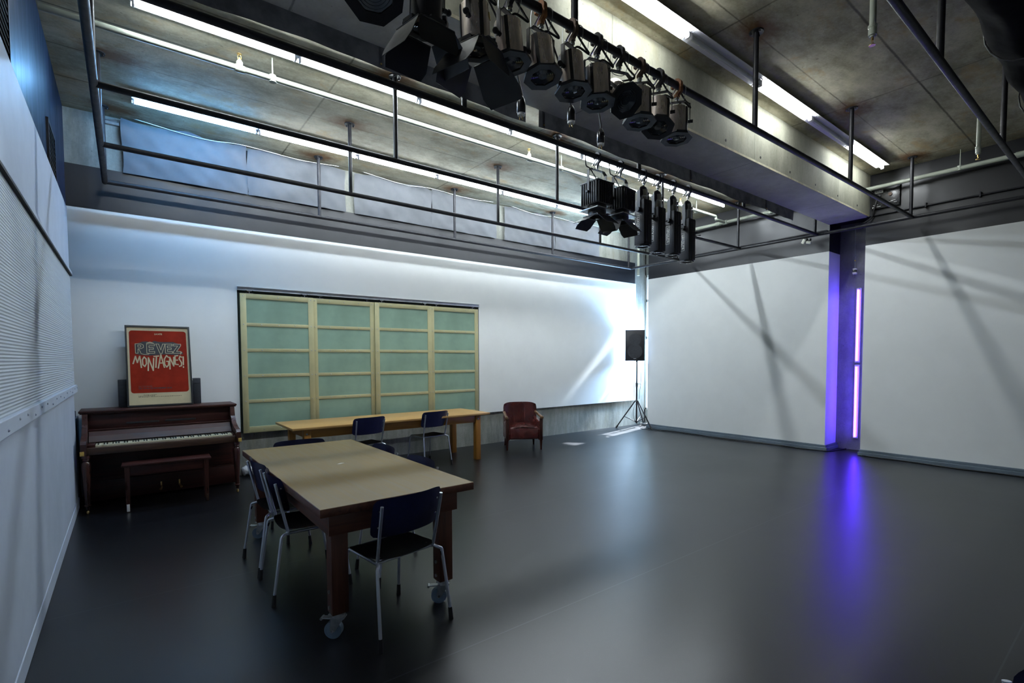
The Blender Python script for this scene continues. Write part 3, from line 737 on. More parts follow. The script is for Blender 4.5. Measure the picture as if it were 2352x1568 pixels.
k0 = MB().bb(0.0006, KW-0.0006, -0.345, -0.155, 0.672, 0.702, bev=0.0012, seg=1).build('white_key', 'ivory', pn); k0.location.x = -0.620
b0 = MB().bb(-0.0055, 0.0055, -0.295, -0.155, 0.700, 0.714, bev=0.002, seg=1).build('black_key', 'ebony', pn)
for i in range(1, 52):
    c = k0.copy(); COL.objects.link(c); c.location.x = -0.620+i*KW
first = True
for i in range(51):
    if (i % 7) in (0, 2, 3, 5, 6):            # A#, C#, D#, F#, G# in a compass that starts on A
        if first: c = b0; first = False
        else: c = b0.copy(); COL.objects.link(c)
        c.location.x = -0.620+(i+1)*KW
MB().bb(L+0.03, Rr-0.03, 0.045, 0.055, 0.28, 0.60, bev=0.002).build('knee_panel', 'mahogany', pn)
MB().bb(L, Rr, 0.03, 0.06, 0.03, 0.25, bev=0.004).build('bottom_rail', 'mahogany', pn)
MB().bb(-0.02+0.80-0.24, Rr-0.03, 0.026, 0.031, 0.265, 0.269).build('trim_line', 'fall_wood', pn)
legp = [(0.034, 0.615), (0.034, 0.585), (0.026, 0.580), (0.031, 0.565), (0.024, 0.552), (0.036, 0.535), (0.039, 0.51), (0.034, 0.40), (0.026, 0.22), (0.021, 0.105), (0.029, 0.10), (0.029, 0.09), (0.018, 0.08), (0.015, 0.05)]
for x in (L+0.04, Rr-0.045):
    lg = MB().lathe(legp, 20, Matrix.Translation((x, -0.42, 0))).build('leg', 'mahogany_leg', pn, 40)
    MB().sph((x, -0.42, 0.021), 0.021, (0.7, 1, 1), 14).build('caster', 'brass', lg)
for x in (-0.045, 0.135):
    m = MB(); m.tube([(x, 0.03, 0.105), (x, -0.03, 0.105), (x+(0.012 if x > 0 else -0.012), -0.085, 0.09)], [0.008, 0.010, 0.014], 10); m.bb(x-0.008, x+0.008, 0.02, 0.03, 0.09, 0.16, bev=0.003)
    m.build('pedal', 'brass', pn)
for x, y in ((L+0.012, -0.455), (Rr-0.012, -0.455)): MB().box((x, y-0.004, 0.64), (0.035, 0.012, 0.045), bev=0.002).build('corner_chip', 'label_yellow', pn)
# bench
bn = thing('piano_bench', 'dark mahogany piano bench with chipped edges in front of the piano', 'bench', (0.335, 6.71, 0), (0, 0, R(-2)))
MB().bb(-0.405, 0.405, -0.125, 0.125, 0.478, 0.502, bev=0.006).build('seat', 'mahogany', bn)
for y in (-0.095, 0.095): MB().bb(-0.36, 0.36, y-0.01, y+0.01, 0.38, 0.478, bev=0.002).build('apron', 'mahogany', bn)
for x in (-0.355, 0.355): MB().bb(x-0.01, x+0.01, -0.085, 0.085, 0.38, 0.478, bev=0.002).build('apron', 'mahogany', bn)
for x in (-0.358, 0.358):
    for y in (-0.095, 0.095):
        q = bmesh.new(); m = MB(); m.cyl((x, y, 0), (x, y, 0.48), 0.022, 0.032, 4); m.b.verts.ensure_lookup_table()
        bmesh.ops.rotate(m.b, verts=m.b.verts, cent=(x, y, 0), matrix=Matrix.Rotation(PI/4, 3, 'Z'))
        lg = m.build('leg', 'mahogany_leg', bn, 20); q.free()
        if y < 0:
            MB().bb(x-0.013, x+0.013, y-0.022, y-0.016, 0.005, 0.082, bev=0.002).build('repair_plate' if x < 0 else 'foot_plate', 'label_white' if x < 0 else 'fall_wood', lg)

# ------------------------------------------------------------------ framed poster leaning on the piano, black cabinet behind it
bx = thing('black_cabinet', 'low black hi-fi cabinet standing on the piano behind the framed poster', 'cabinet', (0.335, 7.57, 1.046))
MB().bb(-0.33, 0.33, -0.075, 0.065, 0, 0.30, bev=0.004).build('body', 'speaker_black', bx)
for x0, x1 in ((-0.42, -0.335), (0.335, 0.415)):
    MB().bb(x0, x1, -0.06, 0.06, 0, 0.325, bev=0.004).build('end_unit', 'speaker_black', bx)
    MB().bb(x0+0.004, x1-0.004, -0.0635, -0.059, 0.262, 0.266).build('seam', 'pipe_black', bx)
PW, PH = 0.655, 1.0
lean = math.asin(0.235/PH)
ps = thing('framed_poster', 'framed red theatre poster leaning on top of the piano', 'poster', (0.325, 7.395, 1.048), (-lean, 0, 0))
def rct(w, h, z0=0): return [(-w/2, z0), (w/2, z0), (w/2, z0+h), (-w/2, z0+h)]
FA = lambda y, z=0, x=0: frame_axes((x, y, z), (1, 0, 0), (0, 0, 1), (0, -1, 0))
MB().ring(rct(PW, PH), [(-PW/2+0.018, 0.018), (PW/2-0.018, 0.018), (PW/2-0.018, PH-0.018), (-PW/2+0.018, PH-0.018)], 0.024, FA(0.0)).build('frame', 'frame_black', ps)
pr_ = MB().bb(-PW/2+0.015, PW/2-0.015, -0.010, -0.004, 0.015, PH-0.015).build('print', 'cream_paper', ps)
def rr(w, h, r, cx, cz, n=6):
    out = []
    for (sx, sz, a0) in ((1, 1, 0), (-1, 1, 90), (-1, -1, 180), (1, -1, 270)):
        for k in range(n+1):
            a = R(a0+90*k/n); out.append((cx+sx*(w/2-r)+r*math.cos(a), cz+sz*(h/2-r)+r*math.sin(a)))
    return out
Y1 = -0.0102
MB().prism(rr(0.578, 0.775, 0.032, 0, 0.552), 0.0006, FA(Y1)).build('red_field', 'poster_red', pr_)
# torn black mountain-shaped block behind the first line
MB().prism([(-0.235, 0.645), (-0.24, 0.765), (-0.16, 0.80), (-0.11, 0.805), (-0.08, 0.785), (-0.045, 0.812), (0.0, 0.80), (0.05, 0.797), (0.15, 0.80), (0.22, 0.77), (0.225, 0.735), (0.195, 0.69), (0.24, 0.675), (0.25, 0.645), (0.17, 0.632), (0.06, 0.64), (-0.10, 0.625), (-0.19, 0.635)], 0.0006, FA(Y1-0.0007)).build('lettering_block', 'ink_black', pr_)
def strokes(name, lines, wdt, y, material, parent, closed=()):
    m = MB()
    for i, ln in enumerate(lines):
        pts = [Vector((p[0], y, p[1])) for p in ln]
        for a, b in zip(pts, pts[1:]):
            d = (b-a); L_ = d.length; ang = math.atan2(d.z, d.x); c = (a+b)/2
            m.box((c.x, y, c.z), (L_+wdt*0.8, 0.0008, wdt), rot=(0, -ang, 0))
    return m.build(name, material, parent, 0)
# outlined capitals of the first word: cream contours with black inside
def glyph(pts_list, x, z, w, h): return [[(x+p[0]*w, z+p[1]*h) for p in s] for s in pts_list]
GL = {
 'R': [[(0, 0), (0, 1), (.62, 1), (.9, .86), (.9, .62), (.62, .48), (0.3, .48)], [(.28, .7), (.28, .86), (.56, .86), (.64, .76), (.56, .64), (.28, .64)], [(0, 0), (.28, 0), (.28, .42), (.40, .40), (.62, -.05), (.95, -.14), (1.45, -.10), (1.5, -.03)]],
 'E': [[(0, 0), (0, 1), (1, 1), (1, .8), (.3, .8), (.3, .6), (.85, .6), (.85, .42), (.3, .42), (.3, .2), (1, .2), (1, 0), (0, 0)]],
 'V': [[(0, 1), (.3, 1), (.52, .35), (.74, 1), (1.02, 1), (.62, -.04), (.42, -.04), (0, 1)]],
 'Z': [[(0, 1), (1, 1), (1, .84), (.38, .2), (1, .2), (1, 0), (-.06, 0), (-.06, .16), (.58, .8), (0, .8), (0, 1)]],
}
ls = []
for g, x, w in (('R', -0.215, 0.088), ('E', -0.105, 0.078), ('V', -0.012, 0.092), ('E', 0.082, 0.072), ('Z', 0.168, 0.075)):
    ls += glyph(GL[g], x, 0.655, w, 0.118)
ls += [[(-0.105, 0.782), (-0.07, 0.797), (-0.035, 0.782), (-0.07, 0.789), (-0.105, 0.782)]]
ls += [[(0.2515, 0.664), (0.2445, 0.671), (0.2375, 0.664), (0.2445, 0.657), (0.2515, 0.664)], [(0.2445, 0.657), (0.236, 0.641)]]
ls = [[(p[0]-0.016, p[1]) for p in s] for s in ls]
strokes('lettering', ls, 0.0052, Y1-0.0018, 'cream_paper', pr_)
# hand-drawn tall second word
def T(l, x, z, w, h): return [[(x+p[0]*w, z+p[1]*h) for p in s] for s in l]
G2 = {'M': [[(0, .35), (.3, 1), (.5, .45), (.8, 1), (.95, 0)]], 'O': [[(.5, 0), (.1, .2), (.05, .7), (.45, 1), (.85, .8), (.9, .3), (.5, 0)]],
 'N': [[(0, 0), (.12, 1), (.8, 0), (.95, .95)]], 'T': [[(0, .96), (1, 1)], [(.55, 1), (.3, 0)]], 'A': [[(0, 0), (.5, 1), (1, .05)], [(.2, .38), (.85, .38)]],
 'G': [[(.9, .85), (.55, 1), (.1, .7), (.1, .25), (.5, 0), (.9, .2), (.9, .5), (.55, .5)]], 'n': [[(0, 0), (.05, 1), (.8, .25), (.9, 1)]],
 'E': [[(.9, 1), (.1, .97), (.05, .05), (.9, 0)], [(.08, .5), (.8, .5)]], 'S': [[(.9, .9), (.4, 1), (.1, .75), (.8, .35), (.7, .05), (.1, 0)]], '!': [[(.5, 1), (.4, .25)], [(.4, .06), (.4, .0)]]}
ls = []
for g, x, z, w, h in (('M', -0.258, 0.478, 0.082, 0.138), ('O', -0.170, 0.490, 0.046, 0.118), ('N', -0.115, 0.44, 0.062, 0.158), ('T', -0.052, 0.478, 0.046, 0.142), ('A', -0.014, 0.468, 0.062, 0.168),
                      ('G', 0.046, 0.48, 0.052, 0.145), ('n', 0.104, 0.455, 0.05, 0.15), ('E', 0.158, 0.51, 0.036, 0.115), ('S', 0.200, 0.488, 0.034, 0.13), ('!', 0.236, 0.474, 0.022, 0.135)):
    ls += T(G2[g], x, z, w, h)
strokes('lettering', ls, 0.0135, Y1-0.0018, 'cream_paper', pr_)
mtext(pr_, 'lettering', 'LA NTE', 0.026, FA(Y1-0.0008, 0.897), 'cream_paper', space=0.9, offset=0.0006)
mtext(pr_, 'lettering', 'EN TOURNÉE', 0.022, FA(Y1-0.0008, 0.243, -0.215), 'ink_red_dark', align='LEFT', offset=0.0006)
mtext(pr_, 'lettering', 'DU 10 AU 23 NOVEMBRE 2010', 0.0245, FA(Y1-0.0008, 0.219, -0.215), 'ink_black', align='LEFT', offset=0.0008)
m = MB()
for z, x0, x1 in ((0.140, -0.17, -0.04), (0.128, -0.22, -0.06), (0.116, -0.22, 0.21)):
    x = x0
    while x < x1:
        wd = random.uniform(0.008, 0.026); m.bb(x, min(x+wd, x1), Y1-0.001, Y1-0.0004, z-0.0022, z+0.0022); x += wd+0.005
m.build('small_print', 'ink_black', pr_, 0)

# ------------------------------------------------------------------ things between side wall and piano, and wrapped roll
for i, (y0, y1, x, h, mt, lab) in enumerate(((7.24, 7.62, -0.480, 1.02, 'navy_paint', 'dark board leaning by the wall corner beside the piano'), (7.30, 7.66, -0.462, 0.96, 'cove_blue', 'narrow blue-grey board leaning between dark board and piano'))):
    tag(MB().box((x, (y0+y1)/2, h/2+0.002), (0.014, y1-y0, h), rot=(0, -0.004, 0), bev=0.002).build('leaning_board', mt), lab, 'board')
def froll(u, v):
    a = 2*PI*v; r = 0.062+0.008*math.sin(a*3+u*20)+0.006*math.sin(u*43+a)
    if u in (0.0, 1.0): r *= 0.5
    return (1.21+0.36*u, 7.655+r*math.cos(a)*1.0, 0.076+r*math.sin(a))
tag(MB().grid(froll, 26, 18).build('wrapped_roll', 'plastic_wrap', None, 60), 'clear plastic wrapped roll on the floor between piano and oak table', 'roll')

# ------------------------------------------------------------------ loudspeaker and stand
cx, cy = 9.325, 7.37
ss = thing('speaker_stand', 'black tripod speaker stand in the corner by the column', 'stand', (cx, cy, 0))
MB().cyl((0, 0, 0.10), (0, 0, 1.02), 0.019, seg=18).build('lower_pole', 'pipe_black', ss)
MB().cyl((0, 0, 0.98), (0, 0, 1.514), 0.0155, seg=18).build('upper_pole', 'pipe_black', ss)
MB().cyl((0, 0, 0.955), (0, 0, 1.04), 0.027, seg=18).cyl((0, 0, 0.935), (0, 0, 0.95), 0.025, seg=18).build('collar', 'housing_black', ss)
MB().tube([(0.02, -0.012, 1.01), (0.07, -0.045, 1.015)], 0.006, 8).sph((0.075, -0.048, 1.015), 0.013).build('locking_knob', 'chrome', ss)
MB().cyl((0, 0, 0.60), (0, 0, 0.65), 0.036, seg=18).build('hub', 'chrome', ss)
MB().cyl((0, 0, 0.12), (0, 0, 0.16), 0.03, seg=18).build('brace_hub', 'housing_black', ss)
for ang in (145.7, 269, 20):
    a = R(ang); d = Vector((math.cos(a), math.sin(a), 0)); ln = {145.7: 0.47, 269: 0.42, 20: 0.54}[ang]
    lg = MB().tube([d*0.035+Vector((0, 0, 0.62)), d*ln+Vector((0, 0, 0.02))], 0.0145, 12).build('leg', 'pipe_black', ss)
    MB().tube([d*(ln-0.03)+Vector((0, 0, 0.055)), d*(ln+0.012)+Vector((0, 0, 0.002))], 0.02, 12).build('foot_cap', 'rubber_black', lg)
    MB().tube([d*0.03+Vector((0, 0, 0.14)), d*(ln*0.62)+Vector((0, 0, 0.265))], 0.008, 8).build('brace', 'pipe_black', ss)
MB().tube(smoothpath([(0.045, -0.03, 1.54), (0.075, -0.05, 1.35), (0.085, -0.055, 1.1), (0.06, -0.04, 0.85), (0.05, -0.035, 0.66)], 6), 0.0045, 6).build('cord', 'cable_black', ss)
MB().tube(smoothpath([(-0.03, 0.02, 0.55), (-0.075, 0.03, 0.4), (-0.07, 0.03, 0.25), (-0.03, -0.03, 0.1), (0.10, -0.10, 0.03), (0.2, -0.13, 0.012)], 6), 0.0045, 6).build('cord', 'cable_black', ss)
fdir = math.atan2(0-cx*0.0-cy, 0-cx)  # toward the room
sk = thing('loudspeaker', 'black two-way loudspeaker on the tripod stand in the bright corner', 'loudspeaker', (cx-0.045, cy+0.03, 1.545), (0, 0, R(-50)))
# front faces local -Y
MB().prism([(-0.215, -0.17), (0.215, -0.17), (0.17, 0.17), (-0.17, 0.17)], 0.70, Matrix.Translation((0, 0, 0.0))).build('cabinet', 'speaker_black', sk)
gr = MB().bb(-0.202, 0.202, -0.182, -0.17, 0.02, 0.68, bev=0.005).build('grille', 'housing_black', sk)
for z, r in ((0.48, 0.135), (0.215, 0.165)):
    m = MB(); m.lathe([(r, 0), (r, 0.003), (r*0.9, 0.003), (r*0.55, -0.001), (r*0.3, 0.0025), (0.001, 0.003)], 30, frame_axes((0, -0.1835, z), (1, 0, 0), (0, 0, 1), (0, -1, 0))); m.build('cone', 'speaker_black', gr)
MB().bb(-0.028, 0.028, -0.185, -0.182, 0.045, 0.058).build('badge', 'label_white', gr)
for z in (0.42, 0.55): MB().box((0.198, -0.02, z), (0.008, 0.03, 0.05), rot=(0, 0, -0.13), bev=0.002).build('socket', 'void_black', sk)
MB().cyl((0.052, 0.015, -0.03), (0.052, 0.015, 0.0), 0.025, seg=16).build('pole_mount', 'housing_black', sk)

# ------------------------------------------------------------------ cables along the skirting
def cable(name, pts, r, label, group='black cables along the skirting'):
    o = MB().tube(smoothpath(pts, 8), r, 8).build(name, 'cable_black', None, 60); return tag(o, label, 'cable', group)
cable('floor_cable', [(9.40, 7.1, 0.009), (9.36, 6.9, 0.009), (9.30, 6.7, 0.009), (9.42, 6.5, 0.009), (9.40, 5.9, 0.009), (9.34, 5.3, 0.009), (9.405, 4.7, 0.009), (9.40, 4.2, 0.009), (9.35, 3.85, 0.009), (9.39, 3.6, 0.009), (9.44, 3.40, 0.009), (9.7, 3.36, 0.009), (9.90, 3.30, 0.009)], 0.0085, 'thick black cable along the skirting from the tripod stand to the column')
cable('floor_cable', [(9.25, 7.2, 0.006), (9.22, 6.8, 0.006), (9.30, 6.2, 0.006), (9.26, 5.7, 0.006), (9.22, 5.2, 0.006), (9.34, 4.6, 0.006), (9.41, 4.0, 0.006)], 0.0055, 'thin black cable wandering beside the thick one near the tripod stand')
cable('floor_cable', [(9.86, 3.05, 0.008), (9.6, 2.99, 0.008), (9.43, 2.85, 0.008), (9.42, 2.2, 0.008), (9.36, 1.7, 0.008), (9.40, 1.2, 0.008), (9.30, 0.6, 0.008)], 0.008, 'black cable along the skirting beyond the column, near camera')
pts = []
for k in range(46):
    a = k*0.55; pts.append((9.62+(0.09+0.01*math.sin(k))*math.cos(a), 7.36+(0.10+0.012*math.cos(k*2))*math.sin(a), 0.012+0.0016*k))
tag(MB().tube(smoothpath(pts, 3), 0.0055, 6).build('coiled_cable', 'cable_black', None, 60), 'coil of black cable on the floor behind the tripod stand', 'cable')
o = MB().tube([(9.64, 7.70, 0.62), (9.66, 7.70, 1.8), (9.655, 7.70, 2.2)], 0.006, 8).build('wall_cable', 'cable_black', None, 60)
tag(o, 'thin cable running up the wall edge behind the loudspeaker', 'cable')

# ------------------------------------------------------------------ wall fittings at the black upper wall
cb = thing('control_panel', 'black wall control panel with small dial and labels beside the beam end', 'panel', (9.5, 2.70, 3.94))
MB().bb(-0.05, 0, -0.185, 0.185, 0, 0.36, bev=0.003).build('box', 'panel_face', cb)
WX = lambda x, y, z: frame_axes((x, y, z), (0, -1, 0), (0, 0, 1), (-1, 0, 0))
MB().bb(-0.052, -0.05, 0.03, 0.145, 0.235, 0.275).build('label_strip', 'label_white', cb)
mtext(cb, 'writing', 'A & B', 0.03, WX(-0.0525, 0.0875, 0.255), 'ink_black')
MB().cyl((-0.05, -0.065, 0.185), (-0.075, -0.065, 0.185), 0.026, seg=20).build('dial', 'clamp_brown', cb)
MB().cyl((-0.05, 0.085, 0.185), (-0.085, 0.085, 0.185), 0.028, seg=20).cyl((-0.085, 0.085, 0.185), (-0.10, 0.085, 0.185), 0.02, seg=16).build('connector', 'housing_black', cb)
m = MB()
for y0, y1, z in ((0.03, -0.02, 0.325), (0.16, 0.095, 0.06), (0.17, 0.06, 0.03), (-0.03, -0.10, 0.075), (-0.075, -0.13, 0.085), (-0.11, -0.15, 0.055)): m.bb(-0.052, -0.05, min(y0, y1), max(y0, y1), z-0.0028, z+0.0028)
m.build('marking', 'label_white', cb)
m = MB()
for y in (-0.165, 0.165):
    for z in (0.02, 0.34): m.sph((-0.051, y, z), 0.007, seg=8)
m.build('screw', 'chrome', cb)
o = MB().tube([(9.475, 6.9, 3.75), (9.475, 3.52, 3.75)], 0.013, 10).build('conduit', 'pipe_black'); tag(o, 'thin black conduit on the black wall between corner and column', 'conduit', 'black conduits')
o = MB().tube([(9.475, 2.95, 3.85), (9.475, -1.5, 3.85)], 0.013, 10).build('conduit', 'pipe_black'); tag(o, 'thin black conduit on the black wall below the control panel', 'conduit', 'black conduits')
for y in (2.2, 1.6): MB().bb(9.45, 9.5, y-0.01, y+0.01, 3.82, 3.89, bev=0.002).build('conduit_clip', 'pipe_black', o)
tag(MB().tube(smoothpath([(9.41, 2.785, 4.12), (9.40, 2.83, 3.93), (9.42, 2.88, 3.80), (9.40, 3.1, 3.70), (9.36, 3.3, 3.69), (9.3, 3.7, 3.66), (9.21, 4.0, 3.685)], 8), 0.011, 8).build('feed_cable', 'cable_black', None, 60), 'thick black feed cable sagging from the control panel to the pipe', 'cable')
# hanging socket on the column
hs = thing('hanging_socket', 'small white and black socket dangling in front of the concrete column', 'socket', (9.90, 3.235, 3.05))
MB().tube(smoothpath([(-0.03, 0.0, 0.79), (-0.012, 0.0, 0.66), (0.004, 0.003, 0.45), (0.002, 0, 0.25), (0, 0, 0.065)], 8), 0.0045, 6).build('cord', 'zinc', hs)
MB().bb(-0.025, 0.025, -0.026, 0.026, 0.045, 0.065, bev=0.003).bb(-0.025, 0.025, -0.027, 0.027, -0.03, 0.003, bev=0.003).build('end_cap', 'white_block', hs)
MB().bb(-0.022, 0.022, -0.025, 0.025, 0.003, 0.045, bev=0.002).build('body', 'plug_black', hs)
MB().cyl((0, 0, 0.19), (0, 0, 0.21), 0.012, seg=10).build('tag', 'label_yellow', hs)
MB().cyl((0, 0, -0.10), (0, 0, -0.03), 0.003, seg=6).build('tail', 'cable_black', hs)
cl = thing('cable_connector', 'pair of white cable connectors hanging under the pipe near the beam end', 'connector', (9.20, 3.72, 3.62))
MB().tube(smoothpath([(0, 0, 0.03), (-0.02, 0.02, -0.01), (-0.01, 0.05, -0.04)], 5), 0.005, 6).build('cord', 'cable_black', cl)
MB().box((-0.01, 0.05, -0.05), (0.045, 0.05, 0.075), rot=(0.5, 0, 0), bev=0.006).box((0.01, -0.02, -0.075), (0.045, 0.07, 0.045), rot=(0.2, 0, 0.2), bev=0.006).build('plug', 'white_block', cl)
MB().box((0.0, 0.02, -0.02), (0.05, 0.05, 0.04), bev=0.006).box((0.012, -0.035, -0.03), (0.04, 0.04, 0.04), bev=0.006).build('socket', 'plug_black', cl)

# ------------------------------------------------------------------ stage lights
def clamp(root, material, rz=0.0, drop=0.12):
    # hook clamp around the pipe (pipe axis along X), root at pipe centre
    m = MB(); w_ = 0.026
    out = [(0.045*math.cos(R(a)), 0.045*math.sin(R(a))) for a in range(-20, 201, 20)]
    inn = [(0.0275*math.cos(R(a)), 0.0275*math.sin(R(a))) for a in range(200, -21, -20)]
    # hook on the far side, shank down the camera side
    poly = out + [(-0.045, -0.02), (-0.046, -0.055), (-0.02, -0.075), (-0.02, -0.09), (0.016, -0.09), (0.016, -0.072), (-0.0, -0.06), (-0.027, -0.042), (-0.0275, -0.02)] + inn[1:]
    m.prism(poly, w_, frame_axes((-w_/2, 0, 0), (0, 1, 0), (0, 0, 1), (1, 0, 0)))
    k = m.build('clamp', material, root)
    m = MB(); m.cyl((0, 0.052, -0.062), (0, -0.003, -0.018), 0.0055, seg=8).cyl((0, 0.06, -0.068), (0, 0.052, -0.062), 0.010, seg=6)
    m.cyl((0, -0.002, -0.125), (0, -0.002, -0.088), 0.011, seg=12); m.cyl((0, -0.002, -0.108), (0, -0.002, -0.095), 0.018, seg=6)
    m.build('clamp_bolt', 'chrome', k)
def aim(d):
    d = Vector(d).normalized(); psi = math.atan2(d.y, d.x)-PI/2; th = math.acos(max(-1, min(1, -d.z)))
    return psi, th
OCT = lambda r: [(r/math.cos(PI/8)*math.cos(PI/8+k*PI/4), r/math.cos(PI/8)*math.sin(PI/8+k*PI/4)) for k in range(8)]
def leaf(parent, mt, k, w0, w1, ln, ang, off, material='barn_black'):
    # barn-door leaf hinged on side k of a square frame in local XY, front at -Z
    a = k*PI/2; o = Vector((math.cos(a), math.sin(a), 0)); tg = Vector((-math.sin(a), math.cos(a), 0))
    f = o*math.cos(ang)+Vector((0, 0, -1))*math.sin(ang); nr = tg.cross(f)
    loc = frame_axes(o*off+Vector((0, 0, -0.006)), tg, f, nr)
    m = MB(); m.prism([(-w0/2, 0), (w0/2, 0), (w1/2, ln*0.72), (w1/2*0.86, ln), (-w1/2*0.86, ln), (-w1/2, ln*0.72)], 0.0022, mt @ loc)
    q = m.build('barn_door', material, parent)
    m = MB(); m.cyl((-w0/2, 0, 0), (w0/2, 0, 0), 0.004, seg=8); bmesh.ops.transform(m.b, matrix=mt @ loc, verts=m.b.verts); m.build('hinge', 'housing_black', q)
    return q
def yoke(root, psi, half, drop, zp, thick=0.005, wd=0.028):
    m = MB(); zt = -drop
    for s in (-1, 1):
        m.box((s*half, 0, (zt-0.03+zp)/2), (thick, wd, abs(zt-0.03-zp)+0.02))
        m.box((s*(half-0.016), 0, zt-0.014), (0.045, wd, thick), rot=(0, s*0.75, 0))
        m.cyl((s*(half-0.012), 0, zp), (s*(half+0.022), 0, zp), 0.012, seg=12)
    m.box((0, 0, zt), (2*half-0.06, wd, thick))
    bmesh.ops.transform(m.b, matrix=Matrix.Rotation(psi, 4, 'Z'), verts=m.b.verts)
    y = m.build('yoke', 'housing_black', root)
    m = MB(); m.sph((half+0.03, 0, zp), 0.017, (1, 1, 1), 10); bmesh.ops.transform(m.b, matrix=Matrix.Rotation(psi, 4, 'Z'), verts=m.b.verts); m.build('tilt_knob', 'housing_black', y)
    return y
def par(x, d, label, clampm='clamp_grey', body='can_silver', sticker=0, doors=None, spin=0.3, plug=None, scale=1.0, ydrop=0.125):
    t = thing('stage_light', label, 'stage light', (x, 2.29, ZP), group='stage lights on the near pipe')
    psi, th = aim(d); clamp(t, clampm); zp = -0.275
    yoke(t, psi, 0.095*scale, ydrop, zp)
    mt = Matrix.Translation((0, 0, zp)) @ Matrix.Rotation(psi, 4, 'Z') @ Matrix.Rotation(th, 4, 'X') @ Matrix.Rotation(spin, 4, 'Z') @ Matrix.Diagonal((scale, scale, scale, 1))
    can = MB().lathe([(0.030, 0.108), (0.068, 0.104), (0.077, 0.097), (0.077, -0.098), (0.082, -0.102), (0.082, -0.112), (0.074, -0.112), (0.070, -0.09), (0.02, -0.088)], 32, mt).build('can', body, t, 30)
    for a in (-2.1, 0.3, 2.4):
        m = MB(); m.box((0.0785*math.cos(a), 0.0785*math.sin(a), 0.0), (0.008, 0.020, 0.19), rot=(0, 0, a))
        bmesh.ops.transform(m.b, matrix=mt, verts=m.b.verts); m.build('rib', 'housing_black', can)
    m = MB(); m.ring(OCT(0.108), OCT(0.068), 0.010, mt @ Matrix.Translation((0, 0, -0.128)))
    for k in range(4):
        a = k*PI/2; m.box((0.098*math.cos(a), 0.098*math.sin(a), -0.114), (0.02, 0.08, 0.012), rot=(0, 0, a))
    for v in m.b.verts: pass
    fr = m
    # boxes above are in local space of the can: move only them
    bx_ = [v for v in m.b.verts][16*2:]
    bmesh.ops.transform(m.b, matrix=mt, verts=bx_)
    gf = fr.build('gel_frame', 'housing_blue' if body == 'can_silver' else 'housing_black', t)
    MB().lathe([(0.077, -0.113), (0.072, -0.117), (0.064, -0.112), (0.060, -0.118), (0.052, -0.113), (0.048, -0.119), (0.040, -0.114), (0.036, -0.120), (0.028, -0.115), (0.024, -0.121), (0.012, -0.122), (0.001, -0.123)], 32, mt, caps=False).build('lens', 'lens_glass', t, 20)
    m = MB(); m.cyl((0.085, 0.0, -0.075), (0.105, 0.0, -0.075), 0.012, seg=12); m.box((0.095, 0.02, -0.095), (0.022, 0.03, 0.03)); bmesh.ops.transform(m.b, matrix=mt @ Matrix.Rotation(-0.9, 4, 'Z'), verts=m.b.verts); m.build('latch', 'housing_black', can)
    if sticker:
        m = MB(); m.box((0.0782, 0, -0.02 if sticker == 1 else 0.04), (0.003, 0.034, 0.026)); bmesh.ops.transform(m.b, matrix=mt @ Matrix.Rotation(-1.15, 4, 'Z'), verts=m.b.verts); m.build('sticker', 'label_yellow', can)
    if doors:
        for k, (w0, w1, ln, a) in enumerate(doors): leaf(t, mt @ Matrix.Translation((0, 0, -0.128)) @ Matrix.Rotation(PI/4*0, 4, 'Z'), k, w0, w1, ln, a, 0.105)
    # supply cable and safety wire
    rng = random.Random(int(x*100))
    top = mt @ Vector((0, 0, 0.105))
    MB().tube(smoothpath([top, top+Vector((0.03, -0.03, 0.05)), Vector((0.09, -0.06, -0.16)), Vector((0.10, 0.0, -0.07)), Vector((0.05, 0.03, 0.02))], 7), 0.0065, 8).build('cord', 'cable_black', t, 60)
    MB().tube(smoothpath([Vector((0.03, 0, 0.03)), Vector((0.06, -0.035, 0.0)), Vector((0.055, -0.03, -0.08)), Vector((0.02, -0.02, -0.15)), Vector((-0.05, 0.02, -0.13)), Vector((-0.04, 0.03, 0.0)), Vector((0.0, 0.0, 0.032))], 6), 0.0022, 6).build('safety_wire', 'zinc', t, 60)
    if plug:
        px_, py_, z0, z1 = plug
        k = MB().tube(smoothpath([(0.05, 0.03, 0.0), (px_*0.8, py_+0.02, -0.2), (px_, py_, (z0-0.2)/2-0.1), (px_, py_, z0)], 6), 0.006, 8).build('cord', 'cable_black', t, 60)
        m = MB(); m.lathe([(0.010, z0+0.02), (0.022, z0), (0.026, z0-0.02), (0.026, z0-0.075), (0.022, z0-0.08)], 18, Matrix.Translation((px_, py_, 0))); q = m.build('plug', 'plug_black', k, 40)
        MB().cyl((px_, py_, z0-0.08), (px_, py_, z0-0.093), 0.023, seg=18).build('plug_face', 'label_white', q)
        m = MB()
        for j in range(3): m.box((px_+0.011*math.cos(j*2.1), py_+0.011*math.sin(j*2.1), z0-0.103), (0.005, 0.002, 0.022), rot=(0, 0, j*2.1))
        m.build('prong', 'brass', q)
    return t
par(0.955, (-0.15, -0.52, -0.80), 'black stage light with big ringed lens at the start of the near pipe', body='housing_black', scale=1.22, spin=0.0)
par(1.24, (0.0, 0.10, -1), 'black stage light with large open barn doors, second on the near pipe', body='housing_black', scale=1.0, spin=0.1,
    doors=[(0.2, 0.25, 0.165, 0.95), (0.2, 0.25, 0.175, 0.95), (0.2, 0.25, 0.165, 1.1), (0.2, 0.24, 0.12, 1.38)])
par(1.53, (0.02, -0.03, -1), 'silver stage light with yellow stickers and black barn doors on the near pipe', sticker=2, spin=2.90, plug=(0.392, 0.10, -0.50, 0),
    doors=[(0.19, 0.25, 0.24, 0.75), (0.19, 0.24, 0.17, 0.95), (0.19, 0.25, 0.24, 0.95), (0.19, 0.22, 0.14, 1.3)])
